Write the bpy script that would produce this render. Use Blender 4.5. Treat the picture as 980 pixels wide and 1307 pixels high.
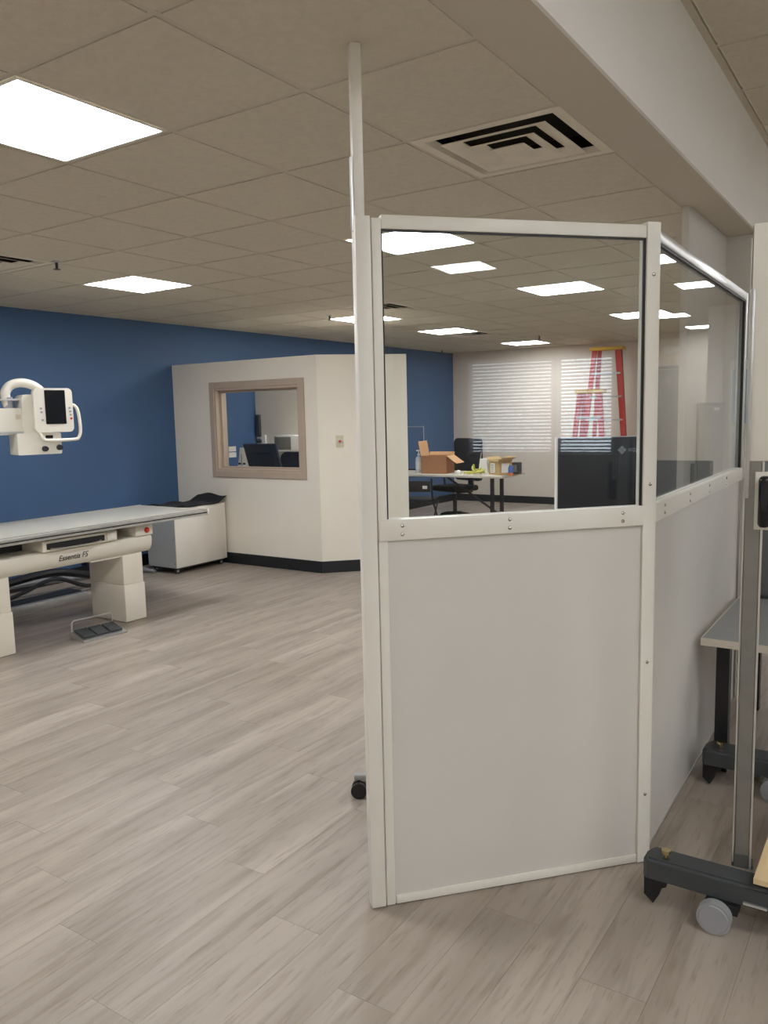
import bpy, bmesh, math, random
from mathutils import Matrix, Vector
random.seed(7)
for o in list(bpy.data.objects): bpy.data.objects.remove(o)
SC = bpy.context.scene
COL = SC.collection
R = math.radians

# ------------------------------------------------------------ camera, world, exposure
CAM = Vector((1.0604, -2.1264, 1.54))
YAW, PITCH, ROLL, FPX = 0.5850, -0.1206, -0.0225, 1028.72
fw = Vector((-math.sin(YAW)*math.cos(PITCH), math.cos(YAW)*math.cos(PITCH), math.sin(PITCH)))
rt = Vector((math.cos(YAW), math.sin(YAW), 0)); up = rt.cross(fw)
r2 = rt*math.cos(ROLL)+up*math.sin(ROLL); u2 = -rt*math.sin(ROLL)+up*math.cos(ROLL)
cd = bpy.data.cameras.new('camera'); cam = bpy.data.objects.new('camera', cd); COL.objects.link(cam)
cd.sensor_fit = 'VERTICAL'; cd.sensor_height = 36; cd.lens = 36*FPX/1307; cd.clip_start = 0.05
cam.matrix_world = Matrix(((r2.x, u2.x, -fw.x, CAM.x), (r2.y, u2.y, -fw.y, CAM.y), (r2.z, u2.z, -fw.z, CAM.z), (0, 0, 0, 1)))
SC.camera = cam
wd = bpy.data.worlds.new('world'); SC.world = wd; wd.use_nodes = True
bgn = wd.node_tree.nodes['Background']
bgn.inputs[0].default_value = (0.80, 0.90, 1.0, 1); bgn.inputs[1].default_value = 10.0
vs = SC.view_settings
vs.view_transform = 'Standard'; vs.look = 'None'; vs.gamma = 1; vs.use_curve_mapping = False; vs.exposure = 0.0
LIGHT_STRENGTH = 29.5
SC.cycles.max_bounces = 14; SC.cycles.diffuse_bounces = 8; SC.cycles.glossy_bounces = 6; SC.cycles.transparent_max_bounces = 16

# ------------------------------------------------------------ materials
def lin(c):
    return tuple(((v/255)/12.92 if v/255 <= 0.04045 else ((v/255+0.055)/1.055)**2.4) for v in c)
MATS = {}
def mat(name, rgb, rough=0.5, metal=0.0, var=0.05, scale=6.0, bump=0.0, bscale=80.0, spec=0.5, coat=0.0, stretch=None):
    m = bpy.data.materials.new(name); m.use_nodes = True; nt = m.node_tree; N = nt.nodes; L = nt.links
    b = N['Principled BSDF']; c = lin(rgb)
    b.inputs['Roughness'].default_value = rough; b.inputs['Metallic'].default_value = metal
    b.inputs['Specular IOR Level'].default_value = spec; b.inputs['Coat Weight'].default_value = coat
    geo = N.new('ShaderNodeNewGeometry'); mp = N.new('ShaderNodeMapping')
    mp.inputs['Scale'].default_value = stretch or (1, 1, 1)
    L.new(geo.outputs['Position'], mp.inputs['Vector'])
    nz = N.new('ShaderNodeTexNoise'); nz.inputs['Scale'].default_value = scale; nz.inputs['Detail'].default_value = 4
    L.new(mp.outputs[0], nz.inputs['Vector'])
    rp = N.new('ShaderNodeValToRGB')
    rp.color_ramp.elements[0].position = 0.3; rp.color_ramp.elements[1].position = 0.7
    rp.color_ramp.elements[0].color = tuple(max(0, v*(1-var)) for v in c)+(1,)
    rp.color_ramp.elements[1].color = tuple(min(1, v*(1+var)) for v in c)+(1,)
    L.new(nz.outputs['Fac'], rp.inputs['Fac']); L.new(rp.outputs['Color'], b.inputs['Base Color'])
    if bump:
        n2 = N.new('ShaderNodeTexNoise'); n2.inputs['Scale'].default_value = bscale; n2.inputs['Detail'].default_value = 3
        L.new(mp.outputs[0], n2.inputs['Vector'])
        bp = N.new('ShaderNodeBump'); bp.inputs['Strength'].default_value = bump; bp.inputs['Distance'].default_value = 0.002
        L.new(n2.outputs['Fac'], bp.inputs['Height']); L.new(bp.outputs[0], b.inputs['Normal'])
    MATS[name] = m; return m
def emit(name, rgb, s):
    m = bpy.data.materials.new(name); m.use_nodes = True; nt = m.node_tree
    nt.nodes.remove(nt.nodes['Principled BSDF'])
    e = nt.nodes.new('ShaderNodeEmission'); e.inputs[0].default_value = rgb+(1,); e.inputs[1].default_value = s
    nt.links.new(e.outputs[0], nt.nodes['Material Output'].inputs[0]); MATS[name] = m; return m
def glass(name, tint, f0=0.035):
    m = bpy.data.materials.new(name); m.use_nodes = True; nt = m.node_tree; N = nt.nodes; L = nt.links
    N.remove(N['Principled BSDF'])
    lw = N.new('ShaderNodeLayerWeight'); lw.inputs['Blend'].default_value = 0.5
    pw = N.new('ShaderNodeMath'); pw.operation = 'POWER'; pw.inputs[1].default_value = 5
    L.new(lw.outputs['Facing'], pw.inputs[0])
    ma = N.new('ShaderNodeMath'); ma.operation = 'MULTIPLY_ADD'; ma.inputs[1].default_value = 1-f0; ma.inputs[2].default_value = f0
    L.new(pw.outputs[0], ma.inputs[0])
    tr = N.new('ShaderNodeBsdfTransparent'); tr.inputs[0].default_value = tint+(1,)
    gl = N.new('ShaderNodeBsdfGlossy'); gl.inputs['Roughness'].default_value = 0.0
    mx = N.new('ShaderNodeMixShader'); L.new(ma.outputs[0], mx.inputs[0]); L.new(tr.outputs[0], mx.inputs[1]); L.new(gl.outputs[0], mx.inputs[2])
    L.new(mx.outputs[0], N['Material Output'].inputs[0]); MATS[name] = m; return m

mat('blue_paint', (66, 96, 134), 0.6, var=0.03, scale=3, bump=0.12, bscale=140)
mat('white_paint', (233, 225, 210), 0.62, var=0.02, scale=2, bump=0.12, bscale=140)
mat('stub_paint', (200, 196, 188), 0.7, var=0.02, scale=2, bump=0.1, bscale=140)
mat('dimmed_room_paint', (160, 155, 148), 0.7, var=0.02, scale=2)  # colour darkened to imitate a dimmer room mirrored in the glass
mat('post_metal', (138, 138, 135), 0.32, 0.7, var=0.05, scale=20)
mat('soffit_paint', (236, 233, 226), 0.7, var=0.02, scale=2, bump=0.1, bscale=140)
mat('far_paint', (222, 210, 194), 0.65, var=0.02, scale=2, bump=0.1, bscale=140)
mat('tile_face', (207, 199, 182), 0.92, var=0.04, scale=40, bump=0.5, bscale=260, spec=0.1)
mat('grid_metal', (198, 190, 174), 0.55, var=0.02, spec=0.3)
mat('grid_shadow', (120, 113, 103), 0.9)
mat('ceiling_plain', (207, 199, 182), 0.9, var=0.03, scale=30)
mat('strip_paint', (200, 192, 176), 0.8, var=0.02, scale=3)
mat('black_base', (26, 29, 34), 0.45, var=0.1)
mat('frame_white', (226, 222, 211), 0.38, var=0.02, scale=4)
mat('panel_white', (208, 204, 196), 0.42, var=0.02, scale=2, bump=0.06, bscale=60)
mat('alu', (190, 190, 188), 0.35, 0.75, var=0.05, scale=20)
mat('alu_bright', (215, 215, 212), 0.28, 0.85, var=0.04, scale=20)
mat('steel', (200, 198, 190), 0.2, 1.0, var=0.05)
mat('brass', (205, 190, 140), 0.25, 1.0, var=0.08)
mat('seal_black', (20, 20, 21), 0.5)
mat('gap_dark', (70, 64, 58), 0.8)
mat('diffuser_white', (222, 213, 195), 0.5, var=0.05, scale=9)
mat('duct_dark', (36, 32, 28), 0.9, var=0.3, scale=12)
mat('equip_white', (226, 220, 206), 0.38, var=0.015, scale=3, coat=0.1)
mat('equip_ped', (232, 224, 209), 0.42, var=0.015, scale=3)
mat('table_top', (180, 176, 164), 0.3, var=0.02, scale=3)
mat('equip_grey', (150, 152, 150), 0.5, var=0.04)
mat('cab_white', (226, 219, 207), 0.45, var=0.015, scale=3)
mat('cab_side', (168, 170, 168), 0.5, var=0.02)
mat('screen_black', (16, 18, 22), 0.15)
mat('black_plastic', (24, 25, 28), 0.45, var=0.15)
mat('black_fabric', (28, 29, 33), 0.9, var=0.2, scale=30, bump=0.4, bscale=300)
mat('monitor_back', (30, 34, 42), 0.35, var=0.06, spec=0.35)
mat('dark_grey', (62, 65, 67), 0.55, var=0.06, scale=15, bump=0.15, bscale=300)
mat('rubber_grey', (150, 152, 152), 0.6, var=0.04)
mat('red_plastic', (190, 52, 36), 0.35)
mat('ladder_red', (196, 52, 40), 0.45, var=0.06)
mat('ladder_yellow', (226, 182, 62), 0.5, var=0.06)
mat('cardboard', (158, 112, 78), 0.85, var=0.06, scale=25)
mat('cardboard_in', (196, 150, 108), 0.85, var=0.06, scale=25)
mat('cardboard_tan', (184, 154, 108), 0.85, var=0.06, scale=25)
mat('paper_white', (228, 226, 218), 0.8, var=0.02)
mat('cable_yellow', (186, 182, 84), 0.5, var=0.1, scale=20)
mat('blue_plastic', (60, 100, 170), 0.4)
mat('orange_plastic', (225, 120, 60), 0.45)
mat('desk_white', (206, 198, 184), 0.45, var=0.02)
mat('desk_grey', (140, 142, 141), 0.5, var=0.03, scale=10)
mat('desk_edge', (198, 190, 176), 0.5, var=0.03)
mat('tan_frame', (182, 164, 146), 0.5, var=0.03)
mat('door_grey', (104, 106, 108), 0.5, var=0.03)
mat('panel_grey', (118, 116, 106), 0.55, var=0.06, scale=8)
mat('reflection_blue', (150, 190, 220), 0.2, var=0.08, scale=3)  # flat blue standing in for a reflected window
mat('light_wood', (214, 190, 146), 0.5, var=0.08, scale=14, stretch=(1, 0.1, 1))
mat('ink_black', (22, 22, 24), 0.6)
mat('logo_grey', (120, 126, 134), 0.5)
mat('plate_cream', (208, 196, 168), 0.5)
mat('clear_plastic', (210, 215, 218), 0.15, var=0.05)
mat('hose_grey', (150, 150, 156), 0.5, var=0.05)
mat('navy', (38, 44, 66), 0.6)
mat('slat_white', (226, 226, 228), 0.5)
emit('led', (0.945, 0.975, 1.02), LIGHT_STRENGTH)
emit('led_amber', (1.0, 0.6, 0.3), 1.5)
glass('glass_clear', (0.95, 0.965, 0.96))
glass('glass_thin', (0.98, 0.98, 0.98), 0.03)

def wood_floor():
    m = bpy.data.materials.new('plank_wood'); m.use_nodes = True; nt = m.node_tree; N = nt.nodes; L = nt.links
    b = N['Principled BSDF']; b.inputs['Roughness'].default_value = 0.42; b.inputs['Specular IOR Level'].default_value = 0.35
    geo = N.new('ShaderNodeNewGeometry'); oi = N.new('ShaderNodeObjectInfo')
    mul = N.new('ShaderNodeMath'); mul.operation = 'MULTIPLY'; mul.inputs[1].default_value = 5.0
    L.new(oi.outputs['Random'], mul.inputs[0])
    cmb = N.new('ShaderNodeCombineXYZ'); L.new(oi.outputs['Random'], cmb.inputs[0]); L.new(mul.outputs[0], cmb.inputs[1])
    add = N.new('ShaderNodeVectorMath'); add.operation = 'ADD'
    L.new(geo.outputs['Position'], add.inputs[0]); L.new(cmb.outputs[0], add.inputs[1])
    def noise(sx, sy, sc, det, dist=0.0):
        mp = N.new('ShaderNodeMapping'); mp.inputs['Scale'].default_value = (sx, sy, 1)
        L.new(add.outputs[0], mp.inputs['Vector'])
        n = N.new('ShaderNodeTexNoise'); n.inputs['Scale'].default_value = sc; n.inputs['Detail'].default_value = det
        n.inputs['Distortion'].default_value = dist
        L.new(mp.outputs[0], n.inputs['Vector']); return n
    broad = noise(6, 0.7, 1.0, 3, 0.5); fine = noise(26, 2.2, 1.0, 5, 0.8); pores = noise(85, 8, 1.0, 3)
    r1 = N.new('ShaderNodeValToRGB'); e = r1.color_ramp.elements
    e[0].position = 0.28; e[0].color = lin((140, 128, 115))+(1,)
    e[1].position = 0.74; e[1].color = lin((173, 161, 149))+(1,)
    L.new(broad.outputs['Fac'], r1.inputs['Fac'])
    r3 = N.new('ShaderNodeValToRGB'); e = r3.color_ramp.elements
    e[0].position = 0.33; e[0].color = (0.80, 0.785, 0.77, 1); e[1].position = 0.50; e[1].color = (1, 1, 1, 1)
    L.new(fine.outputs['Fac'], r3.inputs['Fac'])
    r4 = N.new('ShaderNodeValToRGB'); e = r4.color_ramp.elements
    e[0].position = 0.30; e[0].color = (0.80, 0.785, 0.77, 1); e[1].position = 0.42; e[1].color = (1, 1, 1, 1)
    L.new(pores.outputs['Fac'], r4.inputs['Fac'])
    def mulc(a, bb):
        x = N.new('ShaderNodeMix'); x.data_type = 'RGBA'; x.blend_type = 'MULTIPLY'; x.inputs[0].default_value = 1
        L.new(a, x.inputs[6]); L.new(bb, x.inputs[7]); return x.outputs[2]
    c = mulc(mulc(r1.outputs[0], r3.outputs[0]), r4.outputs[0])
    hv = N.new('ShaderNodeHueSaturation')
    mr = N.new('ShaderNodeMapRange'); mr.inputs[3].default_value = 0.975; mr.inputs[4].default_value = 1.025
    L.new(oi.outputs['Random'], mr.inputs[0]); L.new(mr.outputs[0], hv.inputs['Value']); L.new(c, hv.inputs['Color'])
    L.new(hv.outputs[0], b.inputs['Base Color'])
    bp = N.new('ShaderNodeBump'); bp.inputs['Strength'].default_value = 0.12; bp.inputs['Distance'].default_value = 0.001
    L.new(fine.outputs['Fac'], bp.inputs['Height']); L.new(bp.outputs[0], b.inputs['Normal'])
    MATS['plank_wood'] = m
wood_floor()
mat('plank_joint', (150, 137, 124), 0.8)

# ------------------------------------------------------------ mesh helpers
class MB:
    def __init__(s, M=None):
        s.bm = bmesh.new(); s.M = M or Matrix.Identity(4)
    def _add(s, vs, fs):
        v = [s.bm.verts.new(s.M @ Vector(p)) for p in vs]
        for f in fs:
            try: s.bm.faces.new([v[i] for i in f])
            except ValueError: pass
        return s
    def box(s, x0, x1, y0, y1, z0, z1, bev=0, seg=2, M=None):
        T = s.M @ M if M else s.M
        c = Vector(((x0+x1)/2, (y0+y1)/2, (z0+z1)/2))
        r = bmesh.ops.create_cube(s.bm, size=1)
        vv = r['verts']
        for v in vv:
            v.co = Vector((c.x+v.co.x*abs(x1-x0), c.y+v.co.y*abs(y1-y0), c.z+v.co.z*abs(z1-z0)))
        if bev:
            ed = list({e for v in vv for e in v.link_edges})
            k = bmesh.ops.bevel(s.bm, geom=ed, offset=bev, segments=seg, affect='EDGES', profile=0.5, clamp_overlap=True)
            vv = list({v for f in k['faces'] for v in f.verts} | {v for v in vv if v.is_valid})
        for v in vv: v.co = T @ v.co
        return s
    def cyl(s, p0, p1, r0, r1=None, seg=16):
        r1 = r0 if r1 is None else r1
        p0 = Vector(p0); p1 = Vector(p1); d = (p1-p0).normalized()
        a = d.orthogonal().normalized(); b = d.cross(a)
        ring = lambda p, r: [p+(a*math.cos(2*math.pi*i/seg)+b*math.sin(2*math.pi*i/seg))*r for i in range(seg)]
        vs = ring(p0, r0)+ring(p1, r1)
        fs = [(i, (i+1) % seg, seg+(i+1) % seg, seg+i) for i in range(seg)]
        fs += [tuple(range(seg-1, -1, -1)), tuple(range(seg, 2*seg))]
        return s._add(vs, fs)
    def tube(s, pts, r, seg=8, closed=False, radii=None):
        pts = [Vector(p) for p in pts]; n = len(pts); vs = []; fs = []
        a = None
        for i, p in enumerate(pts):
            q0 = pts[i-1] if (i > 0 or closed) else p
            q1 = pts[(i+1) % n] if (i < n-1 or closed) else p
            d = (q1-q0).normalized()
            if a is None: a = d.orthogonal().normalized()
            a = (a-d*a.dot(d)).normalized(); b = d.cross(a)
            rr = radii[i] if radii else r
            vs += [p+(a*math.cos(2*math.pi*k/seg)+b*math.sin(2*math.pi*k/seg))*rr for k in range(seg)]
        for i in range(n if closed else n-1):
            j = (i+1) % n
            for k in range(seg):
                fs.append((i*seg+k, i*seg+(k+1) % seg, j*seg+(k+1) % seg, j*seg+k))
        if not closed:
            fs += [tuple(range(seg-1, -1, -1)), tuple((n-1)*seg+k for k in range(seg))]
        return s._add(vs, fs)
    def ext(s, poly, vec):
        n = len(poly); v = Vector(vec)
        vs = [Vector(p) for p in poly]+[Vector(p)+v for p in poly]
        fs = [tuple(range(n-1, -1, -1)), tuple(range(n, 2*n))]+[(i, (i+1) % n, n+(i+1) % n, n+i) for i in range(n)]
        s._add(vs, fs); return s
    def lathe(s, prof, o=(0, 0, 0), seg=20):
        o = Vector(o); n = len(prof); vs = []
        for r, z in prof:
            vs += [o+Vector((r*math.cos(2*math.pi*k/seg), r*math.sin(2*math.pi*k/seg), z)) for k in range(seg)]
        fs = [(i*seg+k, i*seg+(k+1) % seg, (i+1)*seg+(k+1) % seg, (i+1)*seg+k) for i in range(n-1) for k in range(seg)]
        fs += [tuple(range(seg-1, -1, -1)), tuple((n-1)*seg+k for k in range(seg))]
        return s._add(vs, fs)
    def build(s, name, m, parent=None, smooth=True, origin=None, bevel=0, label=None):
        bmesh.ops.recalc_face_normals(s.bm, faces=s.bm.faces[:])
        me = bpy.data.meshes.new(name); s.bm.to_mesh(me); s.bm.free()
        return link(name, me, m, parent, smooth, origin, label)
def wloc(o):
    v = Vector((0, 0, 0))
    while o: v += o.location; o = o.parent
    return v
def link(name, me, m, parent=None, smooth=True, origin=None, label=None):
    o = bpy.data.objects.new(name, me); COL.objects.link(o)
    base = wloc(parent) if parent else Vector((0, 0, 0))
    org = Vector(origin) if origin is not None else base
    me.transform(Matrix.Translation(-org))
    o.location = org-base
    if parent: o.parent = parent
    if m: me.materials.append(MATS[m])
    if smooth:
        me.shade_smooth(); me.set_sharp_from_angle(angle=R(32))
    if label: o['label'] = label
    return o
def thing(name, label, cat, loc, group=None):
    o = bpy.data.objects.new(name, None); COL.objects.link(o); o.location = loc; o.empty_display_size = 0.05
    return tag(o, label, cat, group)
def tag(o, label, cat, group=None):
    o['label'] = label; o['category'] = cat
    if group: o['group'] = group
    return o
def struct(o, label, cat):
    o['kind'] = 'structure'; return tag(o, label, cat)
def copyobj(o, parent=None, off=None):
    c = o.copy(); COL.objects.link(c); c.parent = parent
    if off is not None: c.location = Vector(off)
    return c
def copytree(o, loc=None, parent=None):
    c = o.copy(); COL.objects.link(c); c.parent = parent
    if loc is not None: c.location = loc
    for ch in o.children: copytree(ch, None, c)
    return c
def text_mesh(body, size, shear=0, M=None, depth=0.0):
    cu = bpy.data.curves.new('t', 'FONT'); cu.body = body; cu.size = size; cu.shear = shear
    cu.align_x = 'CENTER'; cu.align_y = 'CENTER'; cu.extrude = depth; cu.resolution_u = 3
    o = bpy.data.objects.new('t', cu); COL.objects.link(o)
    bpy.context.view_layer.update()
    me = bpy.data.meshes.new_from_object(o.evaluated_get(bpy.context.evaluated_depsgraph_get()))
    bpy.data.objects.remove(o); bpy.data.curves.remove(cu)
    if M: me.transform(M)
    return me
def frame(o, ax, ay):
    """matrix with local x=ax, local y=ay, z = ax x ay, at o"""
    ax = Vector(ax).normalized(); ay = Vector(ay).normalized(); az = ax.cross(ay)
    return Matrix(((ax.x, ay.x, az.x, o[0]), (ax.y, ay.y, az.y, o[1]), (ax.z, ay.z, az.z, o[2]), (0, 0, 0, 1)))
def rrect(x0, x1, y0, y1, r, seg=5):
    out = []
    for cx, cy, a0 in ((x1-r, y1-r, 0), (x0+r, y1-r, 90), (x0+r, y0+r, 180), (x1-r, y0+r, 270)):
        for i in range(seg+1):
            a = R(a0+90*i/seg); out.append((cx+r*math.cos(a), cy+r*math.sin(a)))
    return out
def smooth_path(pts, n=6):
    P = [Vector(p) for p in pts]; out = []
    for i in range(len(P)-1):
        p0 = P[max(i-1, 0)]; p1 = P[i]; p2 = P[i+1]; p3 = P[min(i+2, len(P)-1)]
        for k in range(n):
            t = k/n
            out.append(0.5*((2*p1)+(p2-p0)*t+(2*p0-5*p1+4*p2-p3)*t*t+(3*p1-p0-3*p2+p3)*t**3))
    out.append(P[-1]); return out

# ------------------------------------------------------------ constants of the place
ZC = 2.563          # tiled ceiling of the imaging room
ZR = 3.11           # higher ceiling on the right
XB = -5.76          # blue wall
YF = 10.45          # far wall
XS = 0.21           # drop face between the two ceilings
YB = -5.0           # rear wall
XR = 9.2            # window wall
YE = 16.0           # far end of the right room
T = 0.61

# ------------------------------------------------------------ structure: floor
floor = MB().box(XB-0.1, XR+0.1, YB-0.1, YE+0.1, -0.06, -0.004).build('floor', 'plank_joint', smooth=False)
struct(floor, 'greige wood-look plank floor running through the room', 'floor')
PW, PL = 0.18, 1.22
def plank_mesh(l, w=PW):
    b = MB(); g = 0.0004
    b.box(-w/2+g, w/2-g, -l/2+g, l/2-g, -0.004, 0.0)
    bmesh.ops.recalc_face_normals(b.bm, faces=b.bm.faces[:])
    me = bpy.data.meshes.new('plank'); b.bm.to_mesh(me); b.bm.free(); me.materials.append(MATS['plank_wood']); return me
PM = plank_mesh(PL)
def to_px(P):
    d = Vector(P)-CAM; z = d.dot(fw)
    if z < 0.2: return None
    return 490+FPX*d.dot(r2)/z, 653.5-FPX*d.dot(u2)/z, z
cand = []; rest = []
nx0 = int(math.floor((XB)/PW)); nx1 = int(math.ceil(2.2/PW))
for i in range(nx0, nx1):
    off = ((i*0.437) % 1.0)*PL
    j0 = int(math.floor((-2.2-off)/PL)); j1 = int(math.ceil((YF-off)/PL))
    for j in range(j0, j1):
        x = (i+0.5)*PW; y = off+(j+0.5)*PL
        if x-PW/2 < XB: continue
        best = 0
        for dy in (-0.55, -0.3, 0, 0.3, 0.55):
            q = to_px((x, y+dy, 0))
            if q and -10 < q[0] < 990 and 560 < q[1] < 1330:
                hidden = (q[0] > 485 and q[1] < 1080 and q[0] < 830 and x < 0.3) or (q[0] < 400 and q[1] < 720)
                if not hidden: best = max(best, 1/q[2]**2)
        (cand if best > 0 else rest).append((best, x, y))
cand.sort(reverse=True)
rest += cand[300:]
for _, x, y in cand[:300]:
    o = bpy.data.objects.new('plank', PM); COL.objects.link(o); o.parent = floor; o.location = (x, y, 0)
bmr = MB()
def flat_box(b, x0, x1, y0, y1):
    g = 0.0004
    b.box(x0+g, x1-g, y0+g, y1-g, -0.004, 0.0)
for _, x, y in rest: flat_box(bmr, x-PW/2, x+PW/2, y-PL/2, y+PL/2)
# long boards for the areas the photograph does not show
for x in [2.2+PW*k for k in range(int((XR-2.2)/PW))]: flat_box(bmr, x, x+PW, YB, YE)
for x in [PW*k for k in range(int(XB/PW), int(2.2/PW)+1)]: flat_box(bmr, x, x+PW, YB, -3.5)
for x in [PW*k for k in range(2, int(2.2/PW)+1)]: flat_box(bmr, x, x+PW, YF+0.7, YE)
pr = bmr.build('plank_remainder', 'plank_wood', floor, smooth=False); pr['kind'] = 'stuff'

# ------------------------------------------------------------ structure: tiled ceiling (left)
LIGHT_TILES = [(-1, 2), (3, 6), (3, 2), (7, 2), (11, 2), (8, 6), (11, 6), (15, 6), (-1, 6), (-5, 2), (-5, 6)]
VENT_TILES = [(1, 0), (1, 6), (7, 5), (12, 6)]
holes = set(LIGHT_TILES+VENT_TILES)
ceil = MB().box(XB-0.1, XS-0.012, YB-0.1, YF+0.1, ZC+0.10, ZC+0.14).build('ceiling', 'ceiling_plain', smooth=False)
struct(ceil, 'suspended ceiling of square beige tiles in a thin grid', 'ceiling')
def tile_mesh():
    b = MB(); h = T/2
    b.ext([(-h+.002, -h+.002, .007), (h-.002, -h+.002, .007), (h-.002, h-.002, .007), (-h+.002, h-.002, .007)], (0, 0, .012))
    k = h-.0125
    b.ext([(-k, -k, 0), (k, -k, 0), (k, k, 0), (-k, k, 0)], (0, 0, .0068))
    bmesh.ops.recalc_face_normals(b.bm, faces=b.bm.faces[:])
    me = bpy.data.meshes.new('ceiling_tile'); b.bm.to_mesh(me); b.bm.free(); me.materials.append(MATS['tile_face']); return me
TM = tile_mesh()
V0, V1, U0, U1 = 0, 9, -8, 17
for u in range(U0, U1):
    for v in range(V0, V1):
        if (u, v) in holes: continue
        o = bpy.data.objects.new('ceiling_tile', TM); COL.objects.link(o); o.parent = ceil
        o.location = (-(v+0.5)*T, (u+0.5)*T, ZC)
for v in range(V0, V1+1):
    MB().box(-v*T-.012, -v*T+.012, YB, YF, ZC+.003, ZC+.0065).build('grid_bar', 'grid_metal', ceil, smooth=False)
for u in range(U0, U1+1):
    MB().box(XB, 0.012, u*T-.012, u*T+.012, ZC+.0035, ZC+.007).build('grid_bar', 'grid_metal', ceil, smooth=False)
# cut tiles along the blue wall
for u in range(U0, U1):
    MB().box(XB+.003, -V1*T-.013, u*T+.013, (u+1)*T-.013, ZC, ZC+.018).build('ceiling_tile', 'tile_face', ceil, smooth=False)
for v in range(V0, V1):
    MB().box(-(v+1)*T+.013, -v*T-.013, U1*T+.013, YF-.002, ZC, ZC+.018).build('ceiling_tile', 'tile_face', ceil, smooth=False)
# plain border strip up to the drop face
st = MB().box(0.0125, XS-.0125, YB, 3.2, ZC, ZC+.05).build('trim_1', 'strip_paint', smooth=False)
struct(st, 'plain painted ceiling border along the bulkhead edge', 'ceiling border')
st = MB().box(0.0125, XS-.0125, 3.2, YF, ZC, ZC+.05).build('trim_2', 'strip_paint', smooth=False)
struct(st, 'plain painted ceiling border behind the wall stub', 'ceiling border')
wl = MB().box(XS-.012, XS, YB, YE, ZC, ZR+.05).build('wall_bulkhead', 'soffit_paint', smooth=False)
struct(wl, 'pale vertical bulkhead face stepping up to the higher ceiling', 'bulkhead')
# right, higher ceiling
ceil2 = MB().box(XS-.012, XR+.1, YB-.1, YE+.1, ZR+.06, ZR+.10).build('ceiling_upper', 'ceiling_plain', smooth=False)
struct(ceil2, 'higher tiled ceiling at the upper right beyond the bulkhead', 'ceiling')
RL = [(5.73, -2.76), (3.2, -2.76), (2.0, -1.0), (1.9, -3.4), (4.4, -.3), (3.4, 2.3), (5.73, 1.5), (5.73, 4.0), (3.4, 4.5), (1.39, 8.78), (1.39, 6.62), (2.5, 12.2), (3.83, 8.78), (3.83, 6.6), (3.7, 12.2), (2.4, 14.64)]  # lights the glass does not mirror are added, unseen, to brighten bulkhead and screen
lcells = []
for x in range(2):
    for y in range(-3, 9):
        x0 = XS+.03+x*T; y0 = .01+y*T
        MB().box(x0+.012, x0+T-.012, y0+.012, y0+T-.012, ZR, ZR+.018).build('ceiling_tile', 'tile_face', ceil2, smooth=False)
MB().box(XS, XS+.03, YB, YE, ZR+.002, ZR+.02).build('wall_angle', 'grid_metal', ceil2, smooth=False)
for x in range(1, 3): MB().box(XS+.03+x*T-.012, XS+.03+x*T+.012, YB, YE, ZR+.004, ZR+.016).build('grid_bar', 'grid_metal', ceil2, smooth=False)
for y in range(-3, 10): MB().box(XS+.03, XS+.03+2*T, .01+y*T-.012, .01+y*T+.012, ZR+.005, ZR+.017).build('grid_bar', 'grid_metal', ceil2, smooth=False)
MB().box(XS+.03+2*T+.012, XR, YB, YE, ZR+.012, ZR+.05).build('tile_field', 'tile_face', ceil2, smooth=False)
MB().box(XS+.03, XS+.03+2*T+.012, YB, .01-3*T-.012, ZR+.012, ZR+.05).build('tile_field', 'tile_face', ceil2, smooth=False)
MB().box(XS+.03, XS+.03+2*T+.012, .01+9*T+.012, YE, ZR+.012, ZR+.05).build('tile_field', 'tile_face', ceil2, smooth=False)

# ------------------------------------------------------------ structure: walls
def wall(name, m, label, *boxes):
    b = MB()
    for bx in boxes: b.box(*bx)
    o = b.build(name, m, smooth=False); return struct(o, label, 'wall')
wall('wall_left', 'blue_paint', 'long deep blue wall on the left', (XB-.12, XB, YB, YF+.1, 0, ZC+.09))
wall('wall_far', 'far_paint', 'beige far wall seen through the glass', (XB, XS-.03, YF, YF+.12, 0, ZC+.09))
wall('wall_rear', 'white_paint', 'pale wall behind the viewer', (XB-.1, XR, YB-.12, YB, 0, ZR+.05))
wall('wall_end', 'white_paint', 'pale end wall of the right-hand room', (XS, XR, YE, YE+.12, 0, ZR+.05))
# stub wall behind the wing glass: right-facing face, then a return facing the camera
wall('wall_stub', 'stub_paint', 'pale grey wall stub behind the wing glass', (0.0, 0.035, 2.30, 3.26, 0, ZC-.001))
wall('wall_return', 'stub_paint', 'narrow pale wall return beside the stub', (0.036, XS, 3.26, 3.36, 0, ZC-.001))
wall('wall_divider', 'soffit_paint', 'pale dividing wall beyond the return', (XS-.03, XS, 3.361, YE, 0, ZC-.001))
wall('wall_column', 'soffit_paint', 'pale square column mirrored in the wing glass', (1.55, 2.05, 11.7, 12.2, 0, ZR+.01))
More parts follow.
